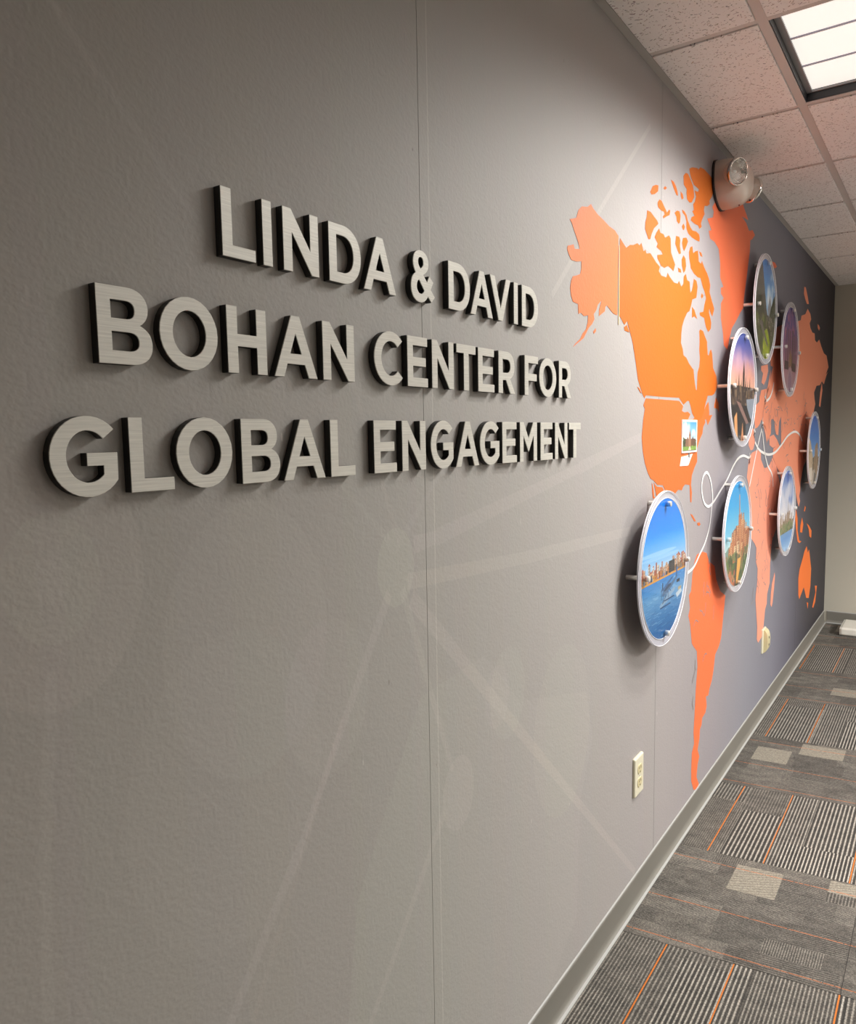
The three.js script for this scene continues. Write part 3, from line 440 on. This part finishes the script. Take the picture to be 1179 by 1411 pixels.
const shapeFill = (g, c, pts) => { g.fillStyle = c; g.beginPath(); pts.forEach(([x, y], i) => i ? g.lineTo(x, y) : g.moveTo(x, y)); g.closePath(); g.fill(); };
function house(g, x, y, w, h, wall, roof, win = 'rgba(50,35,30,0.7)') { g.fillStyle = wall; g.fillRect(x, y - h, w, h); g.fillStyle = shade('#000000', 1); g.globalAlpha = 0.22; g.fillRect(x + w * 0.62, y - h, w * 0.38, h); g.globalAlpha = 1; if (roof) shapeFill(g, roof, [[x - 2, y - h], [x + w / 2, y - h - w * 0.4], [x + w + 2, y - h]]); g.fillStyle = win; for (let a = 4; a < w - 5; a += 8) for (let b = 6; b < h - 7; b += 11) g.fillRect(x + a, y - h + b, 3.4, 5.5); }
const foliage = (g, x0, x1, y0, y1, cols, n, r) => { for (let i = 0; i < n; i++) { g.fillStyle = cols[rnd() * cols.length | 0]; g.globalAlpha = 0.75; g.beginPath(); g.ellipse(rr(x0, x1), rr(y0, y1), rr(r * 0.4, r), rr(r * 0.3, r * 0.8), rnd() * 3, 0, 7); g.fill(); } g.globalAlpha = 1; };
const PAINT = {
  harbour(g, N) {
    grad(g, N, [[0, '#0a74d8'], [0.45, '#1788e6'], [0.58, '#4a9fe4'], [0.82, '#86b8e2'], [1, '#a9c6e0']], 0, 0.53);
    for (const [y, a] of [[190, 0.35], [206, 0.25], [235, 0.18]]) { g.fillStyle = `rgba(200,225,248,${a})`; g.beginPath(); g.ellipse(220 + rr(-60, 60), y, 210, 8, 0.02, 0, 7); g.fill(); }
    grad(g, N, [[0, '#3f8fce'], [0.12, '#2f7cc0'], [0.35, '#5d93c0'], [0.65, '#3d76ac'], [1, '#1d5a96']], 0.52, 1);
    for (let i = 0; i < 240; i++) { g.fillStyle = rnd() < 0.55 ? 'rgba(205,226,240,0.22)' : 'rgba(16,62,110,0.2)'; g.fillRect(rnd() * N, rr(0.545, 1) * N, rr(10, 60), rr(1.5, 4)); }
    for (let i = 0; i < 34; i++) { const x = i * 16 - 10, h = rr(16, 52); house(g, x, 272 + rr(-4, 4), rr(14, 26), h, ['#b88a6a', '#c9a283', '#d6b79c', '#a55c46', '#b9b2ac', '#d8c9b6'][rnd() * 6 | 0], rnd() < 0.5 ? '#a54a34' : null); }
    for (let i = 0; i < 26; i++) house(g, i * 21 - 8, 284, rr(12, 24), rr(12, 30), ['#d09a4e', '#c07a3c', '#a85a38', '#3d4450', '#8a6a4c'][rnd() * 5 | 0], null);
    g.fillStyle = '#2c3038'; g.fillRect(300, 236, 70, 44); g.fillStyle = '#c98f3e'; g.fillRect(0, 282, N, 7);
    // moored seaplane: pale twin floats on dark struts, slim fuselage, high wing, propeller and tail
    for (const [dx, dy] of [[0, 0], [46, -20]]) { shapeFill(g, '#7f9dba', [[196 + dx, 388 + dy], [214 + dx, 380 + dy], [330 + dx, 362 + dy], [338 + dx, 367 + dy], [322 + dx, 378 + dy], [212 + dx, 396 + dy]]); g.fillStyle = 'rgba(22,48,84,0.75)'; g.fillRect(206 + dx, 394 + dy, 120, 5); }
    g.strokeStyle = '#1e3350'; g.lineWidth = 3; for (const [x0, y0, x1, y1] of [[232, 384, 252, 352], [300, 372, 296, 344], [262, 366, 268, 350], [330, 352, 312, 340], [232, 384, 296, 346]]) { g.beginPath(); g.moveTo(x0, y0); g.lineTo(x1, y1); g.stroke(); }
    shapeFill(g, '#47688c', [[222, 356], [232, 340], [262, 332], [330, 320], [396, 304], [404, 310], [340, 336], [250, 358]]); shapeFill(g, '#24405e', [[240, 338], [290, 322], [326, 320], [330, 328], [262, 342]]);
    shapeFill(g, '#2c5a8c', [[206, 336], [330, 300], [366, 300], [250, 336]]); shapeFill(g, '#2c5a8c', [[384, 306], [392, 272], [408, 270], [404, 308]]); g.fillStyle = '#16263c'; g.fillRect(216, 326, 4, 42); g.fillRect(398, 320, 40, 12); g.fillRect(226, 306, 10, 26);
    shapeFill(g, '#b4c2cc', [[392, 372], [452, 362], [470, 376], [406, 392]]); g.fillStyle = 'rgba(190,160,110,0.8)'; g.fillRect(418, 352, 40, 12);
  },
  citadel(g, N) {
    grad(g, N, [[0, '#2196d8'], [0.35, '#2ea2dc'], [0.75, '#6fbcdc'], [1, '#bcd6d6']], 0, 0.62);
    shapeFill(g, '#6f8f86', [[0, 330], [70, 300], [150, 306], [150, 420], [0, 420]]);
    shapeFill(g, '#b98d72', [[268, 66], [276, 190], [300, 190], [300, 66 + 110], [284, 66]]); g.fillStyle = '#8d7a78'; g.fillRect(272, 92, 10, 90);
    for (let i = 0; i < 54; i++) { const t = i / 53, x = 60 + t * 420, top = 165 + Math.abs(t - 0.58) * 250 + rr(-25, 50); house(g, x, 400, rr(22, 48), 400 - top, ['#c0764a', '#b4683f', '#cf9468', '#a2583a', '#d9ab80'][rnd() * 5 | 0], rnd() < 0.4 ? '#8d4a32' : null, 'rgba(90,42,24,0.65)'); }
    for (let i = 0; i < 18; i++) house(g, rr(110, 440), rr(330, 420), rr(26, 60), rr(30, 70), ['#d8a878', '#c98a5c', '#b06a44', '#e2c39a'][rnd() * 4 | 0], '#9a5438', 'rgba(90,42,24,0.6)');
    g.fillStyle = '#4a5a34'; g.fillRect(0, 390, N, 130); foliage(g, 0, N, 350, 510, ['#33502c', '#4c6a38', '#627a3e', '#2a3f26', '#8a6a40'], 220, 26);
    shapeFill(g, '#e0a24c', [[260, 380], [330, 380], [318, 430], [262, 500], [230, 500]]); shapeFill(g, '#3a3a34', [[232, 350], [252, 350], [236, 512], [196, 512]]); foliage(g, 80, 200, 430, 500, ['#b0543a', '#c9825a'], 30, 20);
  },
  spires(g, N) {
    grad(g, N, [[0, '#3a4f9c'], [0.16, '#5c62a6'], [0.34, '#b294b6'], [0.55, '#dfa79c'], [0.8, '#e8b48e'], [1, '#d9a06c']], 0, 0.7);
    cloud(g, 180, 130, 60, 0.16, '235,190,200'); cloud(g, 340, 170, 60, 0.2, '240,170,140'); cloud(g, 300, 90, 50, 0.12, '90,90,170');
    g.fillStyle = '#453c3a'; g.fillRect(0, 250, N, 150);
    for (const [x, top, w] of [[110, 205, 26], [165, 180, 24], [262, 120, 40], [305, 190, 26], [350, 215, 30], [395, 195, 22], [440, 240, 34], [60, 250, 40], [215, 210, 26]]) { shapeFill(g, shade('#463d3b', rr(0.8, 1.25)), [[x - w / 2, 400], [x - w / 2, top + 70], [x, top], [x + w / 2, top + 70], [x + w / 2, 400]]); g.fillStyle = 'rgba(200,160,120,0.25)'; g.fillRect(x - 3, top + 90, 5, 90); }
    for (let i = 0; i < 46; i++) { g.fillStyle = ['#2c2726', '#57493f', '#7a6552', '#a08468', '#3a3334'][rnd() * 5 | 0]; g.fillRect(rr(0, 480), rr(240, 360), rr(6, 30), rr(10, 60)); }
    g.fillStyle = '#2b2b2e'; g.fillRect(0, 340, N, 172);
    shapeFill(g, '#8e98a6', [[330, 310], [512, 300], [512, 430], [420, 400], [350, 350]]); shapeFill(g, '#8a6c66', [[120, 320], [210, 330], [420, 440], [400, 462], [220, 372]]);
    shapeFill(g, '#d59a66', [[90, 400], [140, 372], [166, 500], [110, 500]]); shapeFill(g, '#c98a62', [[230, 512], [258, 420], [292, 512]]); shapeFill(g, '#4d5560', [[330, 430], [430, 420], [420, 512], [330, 512]]);
  },
  valley(g, N) {
    grad(g, N, [[0, '#2f74bd'], [0.35, '#4d8fd0'], [0.8, '#8fb8de'], [1, '#b9d0e2']], 0, 0.6);
    cloud(g, 360, 150, 50, 0.3); cloud(g, 320, 210, 60, 0.4); cloud(g, 400, 70, 30, 0.2);
    shapeFill(g, '#5a5850', [[0, 60], [90, 40], [140, 20], [190, 110], [230, 180], [270, 250], [320, 300], [320, 400], [0, 400]]); shapeFill(g, '#474a3c', [[0, 200], [120, 170], [230, 290], [260, 380], [0, 380]]);
    for (let i = 0; i < 90; i++) { g.strokeStyle = rnd() < 0.5 ? 'rgba(130,126,116,0.4)' : 'rgba(40,40,36,0.4)'; g.lineWidth = 2; const x = rr(20, 220), y = rr(90, 330); g.beginPath(); g.moveTo(x, y); g.lineTo(x + rr(8, 30), y + rr(20, 50)); g.stroke(); }
    shapeFill(g, '#8d9298', [[300, 250], [350, 170], [390, 220], [420, 290], [330, 310]]); shapeFill(g, '#3d4630', [[290, 350], [380, 240], [440, 180], [512, 140], [512, 380], [290, 380]]);
    g.fillStyle = '#4d5436'; g.fillRect(0, 300, N, 212); foliage(g, 0, N, 290, 510, ['#3a4428', '#565f3a', '#6d7444', '#6f675a', '#4a463c'], 200, 26);
    for (let i = 0; i < 30; i++) house(g, rr(60, 460), rr(300, 390), rr(16, 34), rr(12, 24), ['#8d867c', '#6d665e', '#a29a90', '#5a534c'][rnd() * 4 | 0], '#4d443e');
    shapeFill(g, '#8f9f2e', [[230, 370], [300, 350], [380, 420], [370, 512], [240, 512], [200, 450]]); foliage(g, 210, 370, 380, 505, ['#9cae38', '#7c8c2c', '#b0b848'], 60, 18); shapeFill(g, '#6b6460', [[100, 330], [150, 320], [330, 430], [320, 452]]);
  },
  arcade(g, N) {
    grad(g, N, [[0, '#3c2f74'], [0.2, '#54468c'], [0.45, '#8a5f86'], [0.7, '#a87886'], [1, '#9a7a82']]);
    for (let i = 0; i < 60; i++) { g.fillStyle = ['rgba(190,110,140,0.5)', 'rgba(70,60,140,0.5)', 'rgba(210,130,150,0.4)'][rnd() * 3 | 0]; g.beginPath(); g.ellipse(rr(60, 450), rr(40, 200), rr(8, 40), rr(6, 22), rnd() * 3, 0, 7); g.fill(); }
    for (const x of [90, 150, 215, 300, 365, 420]) { g.fillStyle = shade('#6d4a54', rr(0.7, 1.2)); g.fillRect(x, 130 + rr(0, 40), rr(20, 44), 230); g.fillStyle = 'rgba(40,24,34,0.7)'; g.fillRect(x + 6, 190, 8, 150); }
    shapeFill(g, '#8a6a4c', [[210, 300], [256, 250], [300, 300], [300, 360], [210, 360]]); g.fillStyle = '#3a2a30'; g.fillRect(70, 330, 130, 50); g.fillRect(310, 330, 130, 50);
    shapeFill(g, '#a98a94', [[150, 512], [170, 420], [215, 372], [260, 352], [305, 372], [345, 420], [362, 512]]); shapeFill(g, '#8d6f84', [[190, 512], [205, 420], [258, 380], [310, 420], [325, 512]]);
  },
  lakeside(g, N) {
    grad(g, N, [[0, '#4a72c0'], [0.3, '#8aa2d2'], [0.7, '#c4cce0'], [1, '#dcd8dc']], 0, 0.6);
    for (const [x, y, r] of [[140, 140, 60], [320, 110, 60], [240, 200, 80], [400, 250, 60], [120, 260, 60]]) cloud(g, x, y, r, 0.3, '232,230,238');
    cloud(g, 360, 200, 40, 0.3, '70,110,190'); cloud(g, 300, 40, 50, 0.35, '50,90,180');
    for (let i = 0; i < 46; i++) { const x = rr(20, 470), h = rr(30, 110); house(g, x, 372, rr(16, 34), h, ['#c2aa92', '#a98f7a', '#d6c4b0', '#93806e', '#b89a80'][rnd() * 5 | 0], rnd() < 0.5 ? '#8d6a56' : null, 'rgba(80,64,54,0.6)'); }
    shapeFill(g, '#8a7668', [[278, 280], [290, 180], [302, 280]]); shapeFill(g, '#8a7668', [[352, 290], [362, 215], [372, 290]]);
    foliage(g, 40, 480, 330, 392, ['#5f7a44', '#48663a', '#7d9150', '#8d8060'], 120, 18);
    grad(g, N, [[0, '#6f9fd0'], [0.3, '#5c98d6'], [1, '#a6c8ea']], 0.76, 1);
  },
  street(g, N) {
    grad(g, N, [[0, '#1f62c0'], [0.6, '#3a82d4'], [1, '#7fb0e2']], 0, 0.6);
    shapeFill(g, '#c8b092', [[0, 150], [90, 190], [150, 250], [210, 300], [210, 512], [0, 512]]); shapeFill(g, '#9a7a58', [[300, 230], [380, 200], [440, 210], [470, 512], [280, 512]]); g.fillStyle = '#8a7256'; g.fillRect(250, 300, 150, 150);
    for (let i = 0; i < 40; i++) { g.fillStyle = rnd() < 0.5 ? 'rgba(90,64,44,0.5)' : 'rgba(235,222,200,0.45)'; g.fillRect(rr(10, 460), rr(230, 430), rr(6, 16), rr(12, 30)); }
    shapeFill(g, '#b7aca0', [[120, 512], [230, 400], [330, 400], [400, 512]]); shapeFill(g, '#5c5a58', [[250, 512], [300, 420], [380, 440], [380, 512]]); g.fillStyle = '#ddd4c8'; g.fillRect(70, 380, 120, 90);
  },
};
function plate(R, t, z0, chamfer) { const g = new THREE.LatheGeometry([new THREE.Vector2(0, 0), new THREE.Vector2(R - chamfer, 0), new THREE.Vector2(R, chamfer), new THREE.Vector2(R, t - chamfer), new THREE.Vector2(R - chamfer, t), new THREE.Vector2(0, t)], 96); g.rotateX(Math.PI / 2); g.translate(0, 0, z0); return g; }
function discUV(g, R) { const p = g.attributes.position, uv = g.attributes.uv; for (let i = 0; i < p.count; i++) uv.setXY(i, 0.5 + p.getX(i) / (2 * R), 0.5 + p.getY(i) / (2 * R)); return g; }
const RD = 0.232, RP = 0.2095, OUT = 0.046;         // disc radius, print radius, gap behind the back plate
const frosted = phys(lin(0.55, 0.55, 0.62), 0.25, { clearcoat: 0.5 }), rimMat = phys(lin(0.86, 0.86, 0.90), 0.25, { clearcoat: 0.5 }), chrome = phys(lin(0.82, 0.80, 0.75), 0.3, { metalness: 0.5 });
const clear = phys(0xffffff, 0.03, { transmission: 1, thickness: 0, ior: 1.49, specularIntensity: 0.25 });
const backGeo = plate(RD, 0.004, OUT, 0.0006), printGeo = discUV(plate(RP, 0.0006, OUT + 0.0042, 0.0001), RP), frontGeo = plate(RD - 0.0015, 0.0035, OUT + 0.0052, 0.0006);
const ringGeo = (() => { const g = new THREE.TorusGeometry(RD - 0.0012, 0.0013, 10, 128); g.translate(0, 0, OUT + 0.0072); return g; })();
const backRingGeo = (() => { const g = new THREE.TorusGeometry(RD - 0.0002, 0.0011, 8, 128); g.translate(0, 0, OUT + 0.001); return g; })();
const innerRingGeo = (() => { const g = new THREE.TorusGeometry(RP + 0.0012, 0.0012, 8, 128); g.translate(0, 0, OUT + 0.0046); return g; })();
const barrelGeo = (() => { const g = new THREE.LatheGeometry([[0, 0], [0.007, 0], [0.007, OUT - 0.0002], [0, OUT - 0.0002]].map((q) => new THREE.Vector2(...q)), 24); g.rotateX(Math.PI / 2); return g; })();
const capGeo = (() => { const g = new THREE.LatheGeometry([[0, 0], [0.0085, 0], [0.0085, 0.0105], [0.0075, 0.012], [0, 0.0122]].map((q) => new THREE.Vector2(...q)), 24); g.rotateX(Math.PI / 2); g.translate(0, 0, OUT + 0.009); return g; })();
const ROUND = [
  [2.2168, 1.0288, 'harbour', 'round photo of a blue harbour with waterfront houses and a seaplane, nearest the camera'],
  [3.141, 1.0257, 'citadel', 'round photo of brown stone buildings climbing a hill under a blue sky'],
  [3.1738, 1.6028, 'spires', 'round photo of dark spires against a pink and violet dusk sky'],
  [3.5664, 1.9544, 'valley', 'round photo of grey mountain slopes over a green valley, topmost on the wall'],
  [4.1849, 1.8336, 'arcade', 'round photo in purple and mauve tones with a pale walkway'],
  [4.2204, 1.0181, 'lakeside', 'round photo of a cloudy sky, tan town and pale blue water'],
  [5.0684, 1.3104, 'street', 'round photo of beige street buildings under deep blue sky, farthest along the wall'],
];
for (const [s, y, kind, label] of ROUND) {
  const t = thing('round_photo', label, 'photograph', [0.0026, y, -s], WALL_TURN, 'round photographs mounted over the world map');
  part('backing_plate', backGeo, frosted, t); part('photo_print', printGeo, photo(PAINT[kind]), t); part('print_edge', innerRingGeo, rimMat, t); part('front_plate', frontGeo, clear, t); part('rim', ringGeo, rimMat, t); part('rim', backRingGeo, rimMat, t);
  for (const [x, v] of [[-0.186, 0], [0.198, 0], [0, 0.194], [0, -0.196]]) { const b = part('standoff', barrelGeo, chrome, t); b.position.set(x, v, 0); const c = mesh('cap', capGeo, chrome, b); c.userData.base = 'cap'; }
}

// ---------------------------------------------------------------- small photograph and paper tag stuck on the map
{
  const [c, g] = canvas(512, 328); g.fillStyle = '#f6f3ee'; g.fillRect(0, 0, 512, 328); const x0 = 22, y0 = 20, w = 468, h = 290;
  g.save(); g.beginPath(); g.rect(x0, y0, w, h); g.clip(); const q = g.createLinearGradient(0, y0, 0, y0 + 190); q.addColorStop(0, '#4f9ad2'); q.addColorStop(1, '#c3dcea'); g.fillStyle = q; g.fillRect(x0, y0, w, h);
  cloud(g, 110, 90, 80, 0.5); cloud(g, 90, 150, 80, 0.6); cloud(g, 400, 130, 40, 0.4); cloud(g, 200, 160, 50, 0.4);
  house(g, 40, 272, 420, 82, '#8d6a55', null, 'rgba(60,44,40,0.6)'); for (const x of [150, 330]) shapeFill(g, '#6d5044', [[x, 190], [x + 30, 160], [x + 60, 190]]);
  shapeFill(g, '#a07a62', [[215, 280], [222, 150], [256, 92], [292, 150], [300, 280]]); shapeFill(g, '#7a5a4c', [[246, 150], [257, 60], [268, 150]]); g.fillStyle = '#6a4a40'; g.fillRect(236, 148, 42, 12);
  foliage(g, 20, 110, 180, 272, ['#3f4a34', '#55603c', '#2f3a2a'], 60, 18); foliage(g, 400, 490, 210, 272, ['#5a5a40', '#47523a', '#7a5a48'], 40, 16);
  g.fillStyle = '#7fa04a'; g.fillRect(x0, 268, w, 50); foliage(g, x0, 490, 262, 305, ['#8fb055', '#6d8f42', '#5f7d3c'], 60, 14); shapeFill(g, '#e6d3b0', [[238, 268], [282, 268], [310, 312], [205, 312]]); g.fillStyle = '#4a4438'; g.fillRect(x0, 304, w, 8); g.restore();
  const t = thing('photo_card', 'white-bordered photograph of a brick tower building on the orange map', 'photo card', [0.0012, 1.4185, -2.624], WALL_TURN);
  const gm = box(-0.088, 0.088, -0.0555, 0.0555, 0, 0.0035), p = gm.attributes.position, uv = gm.attributes.uv; for (let i = 0; i < p.count; i++) uv.setXY(i, 0.5 + p.getX(i) / 0.176, 0.5 + p.getY(i) / 0.111);
  part('print', gm, phys(0xffffff, 0.4, { map: texture(c) }), t); part('backing_board', box(-0.0865, 0.0865, -0.054, 0.054, -0.0002, -0.0001 + 0.0002), std(lin(0.2, 0.18, 0.16), 0.8), t);
  const tag = thing('paper_tag', 'blank white paper tag with slanted sides under the small photograph', 'paper tag', [0.0012, 0, 0], WALL_TURN);
  const s = poly(2.525, 1.3205, 2.618, 1.319, 2.668, 1.3575, 2.604, 1.353, 2.54, 1.351), e = new THREE.ExtrudeGeometry(s, { depth: 0.0016, bevelEnabled: false });
  part('sheet', e, std(lin(0.88, 0.88, 0.84), 0.7), tag); part('pointer', new THREE.ExtrudeGeometry(poly(2.612, 1.349, 2.624, 1.3625, 2.634, 1.3625, 2.63, 1.345), { depth: 0.0026, bevelEnabled: false }), std(lin(0.2, 0.18, 0.17), 0.6), tag);
}

// ---------------------------------------------------------------- emergency light high on the wall
{
  const t = thing('emergency_light', 'cream two-headed emergency light mounted on the wall just below the ceiling', 'emergency light', [0.0012, 2.318, -2.965], WALL_TURN);
  const cream = phys(lin(0.56, 0.475, 0.41), 0.34, { clearcoat: 0.25 }), dark = std(lin(0.03, 0.02, 0.02), 0.6);
  const outline = (a) => { const c = Math.cos(a), s = Math.sin(a), up = s >= 0, n = up ? 4 : 1.75, r = Math.pow(Math.pow(Math.abs(c), n) + Math.pow(Math.abs(s), n), -1 / n); return [c * r * 0.108, s * r * (up ? 0.083 : 0.076)]; };
  const dome = (rings, M = 56) => { const P = [], I = [], U = []; rings.forEach(([k, z]) => { for (let i = 0; i <= M; i++) { const [x, y] = outline(i / M * Math.PI * 2); P.push(x * k, y * k + (1 - k) * 0.016, z); U.push(i / M, z); } }); for (let r = 0; r + 1 < rings.length; r++) for (let i = 0; i < M; i++) { const a = r * (M + 1) + i, b = a + M + 1; I.push(a, a + 1, b, a + 1, b + 1, b); } const g = new THREE.BufferGeometry(); g.setAttribute('position', new THREE.Float32BufferAttribute(P, 3)); g.setAttribute('uv', new THREE.Float32BufferAttribute(U, 2)); g.setIndex(I); g.computeVertexNormals(); return g; };
  part('gasket', dome([[0.01, 0], [1.03, 0], [1.03, 0.008], [0.01, 0.008]]), dark, t);
  part('housing', dome([[1.0, 0.008], [1.0, 0.034], [0.985, 0.044], [0.96, 0.058], [0.9, 0.076], [0.8, 0.09], [0.66, 0.1], [0.5, 0.1065], [0.3, 0.1105], [0.01, 0.112]]), cream, t);
  part('test_button', (() => { const g = new THREE.SphereGeometry(0.004, 12, 8); g.translate(0.03, -0.052, 0.099); return g; })(), dark, t);
  part('pilot_lamp', (() => { const g = new THREE.SphereGeometry(0.003, 12, 8); g.translate(-0.012, -0.074, 0.072); return g; })(), std(lin(0.2, 0.04, 0.03), 0.4), t);
  const mirror = phys(lin(0.82, 0.80, 0.76), 0.12, { metalness: 1 });
  const lathe = (pts, seg = 40) => { const g = new THREE.LatheGeometry(pts.map((q) => new THREE.Vector2(...q)), seg); g.rotateX(Math.PI / 2); return g; };
  for (const [x, y, z, dir] of [[-0.115, 0.012, 0.088, [-0.36, -0.2, 0.72]], [0.125, 0.01, 0.085, [0.86, -0.18, 0.5]]]) {
    const h = new THREE.Group(); h.name = t.children.some((c) => c.name === 'lamp_head') ? 'lamp_head_001' : 'lamp_head'; h.position.set(x, y, z); h.quaternion.setFromUnitVectors(new THREE.Vector3(0, 0, 1), new THREE.Vector3(...dir).normalize()); t.add(h);
    part('shell', lathe([[0, -0.042], [0.02, -0.042], [0.032, -0.034], [0.040, -0.018], [0.0425, 0], [0.041, 0], [0.038, -0.018], [0.03, -0.03], [0, -0.036]]), cream, h);
    part('rim', lathe([[0.0405, -0.006], [0.0455, -0.006], [0.0462, 0.002], [0.0445, 0.006], [0.041, 0.006], [0.0405, -0.006]]), mirror, h);
    part('reflector', lathe([[0.004, -0.026], [0.014, -0.024], [0.026, -0.016], [0.0355, -0.004], [0.0395, 0.002], [0.0395, 0.001], [0.0355, -0.005], [0.026, -0.0175], [0.004, -0.0275]]), mirror, h);
    part('bulb', (() => { const g = new THREE.SphereGeometry(0.006, 14, 10); g.scale(1, 1, 1.6); g.translate(0, 0, -0.014); return g; })(), phys(lin(0.85, 0.84, 0.8), 0.2), h);
    const ribs = []; for (let i = -5; i <= 5; i++) { const yy = i * 0.0068, w = Math.sqrt(0.0395 ** 2 - yy ** 2) * 0.98, g = new THREE.CylinderGeometry(0.0011, 0.0011, 2 * w, 6); g.rotateZ(Math.PI / 2); g.translate(0, yy, 0.0036); ribs.push(g); }
    part('lens', mergeGeometries([lathe([[0, 0.0028], [0.0405, 0.0022], [0.0405, 0.0036], [0, 0.0048]]), ...ribs.map((g) => g)]), phys(0xffffff, 0.06, { transmission: 1, thickness: 0, ior: 1.5 }), h);
  }
  for (const [x, z] of [[-0.088, 0.066], [0.092, 0.064]]) part('swivel_arm', (() => { const g = new THREE.CylinderGeometry(0.017, 0.021, 0.05, 24); g.rotateZ(x < 0 ? 1.2 : -1.2); g.rotateY(x < 0 ? 0.5 : -0.5); g.translate(x, 0.014, z); return g; })(), cream, t);
}

// ---------------------------------------------------------------- outlets
const ivory = phys(lin(0.70, 0.62, 0.36), 0.35, { clearcoat: 0.3 }), ivoryLight = phys(lin(0.78, 0.74, 0.56), 0.35, { clearcoat: 0.3 }), slotDark = std(lin(0.05, 0.04, 0.03), 0.7);
{
  const t = thing('wall_outlet', 'ivory duplex power outlet low on the grey wall between the lettering and the map', 'outlet', [0.0008, 0.405, -2.141], WALL_TURN);
  part('cover_plate', (() => { const g = new RoundedBoxGeometry(0.076, 0.122, 0.012, 3, 0.0055); g.translate(0, 0, 0.002); return g; })(), ivoryLight, t);
  for (const y of [0.0205, -0.0205]) {
    const f = part('receptacle', (() => { const s = new THREE.Shape(); s.absarc(0, 0, 0.0172, -0.9, 0.9); s.absarc(0, 0, 0.0172, Math.PI - 0.9, Math.PI + 0.9); s.closePath(); const g = new THREE.ExtrudeGeometry(s, { depth: 0.0015, bevelEnabled: true, bevelSize: 0.0006, bevelThickness: 0.0006, bevelSegments: 1, curveSegments: 10 }); g.translate(0, y, 0.0076); return g; })(), ivory, t);
    for (const [dx, h] of [[-0.0065, 0.009], [0.0065, 0.0075]]) { const m = mesh('slot', box(dx - 0.0012, dx + 0.0012, y + 0.001, y + 0.001 + h, 0.0094, 0.0101), slotDark, f); m.userData.base = 'slot'; }
    mesh('ground_hole', (() => { const g = new THREE.CylinderGeometry(0.0026, 0.0026, 0.0007, 14); g.rotateX(Math.PI / 2); g.translate(0, y - 0.008, 0.0098); return g; })(), slotDark, f);
  }
  part('screw', (() => { const g = new THREE.CylinderGeometry(0.003, 0.003, 0.001, 14); g.rotateX(Math.PI / 2); g.translate(0, 0, 0.0084); return g; })(), chrome, t);
}
{
  const t = thing('wall_box', 'ivory wall plate with a bulging front, low on the wall at the southern map tip', 'wall plate', [0.0008, 0.388, -3.975], WALL_TURN);
  part('cover_plate', (() => { const g = new RoundedBoxGeometry(0.08, 0.125, 0.012, 3, 0.0055); g.translate(0, 0, 0.002); return g; })(), ivoryLight, t);
  const s = new THREE.Shape(); s.moveTo(0, -0.056); s.quadraticCurveTo(0.012, -0.054, 0.017, -0.03); s.quadraticCurveTo(0.021, 0, 0.017, 0.03); s.quadraticCurveTo(0.012, 0.054, 0, 0.056); s.closePath();
  part('bulged_cover', (() => { const g = new THREE.ExtrudeGeometry(s, { depth: 0.056, bevelEnabled: true, bevelSize: 0.002, bevelThickness: 0.002, bevelSegments: 2, curveSegments: 14 }); g.rotateY(-Math.PI / 2); g.translate(0.028, 0, 0.0075); return g; })(), ivory, t);
  for (const y of [0.018, -0.018]) part('socket_hole', (() => { const g = new THREE.CylinderGeometry(0.006, 0.006, 0.002, 18); g.rotateX(Math.PI / 2); g.translate(0, y, 0.0278); return g; })(), slotDark, t);
}

// ---------------------------------------------------------------- white box lying on the carpet at the far end
{
  const t = thing('floor_box', 'low white box with rounded edges lying on the carpet by the far wall', 'box', [0.145, 0.001, -6.13]);
  const white = phys(lin(0.80, 0.78, 0.70), 0.4, { clearcoat: 0.2 });
  part('body', rbox(0, 0.62, 0, 0.058, 0, 0.29, 0.016, 4), white, t);
  part('end_cap', rbox(-0.002, 0.012, 0.004, 0.054, 0.006, 0.284, 0.004, 2), white, t);
}
scene.traverse((o) => { delete o.userData.base; });
renderer.render(scene, camera);
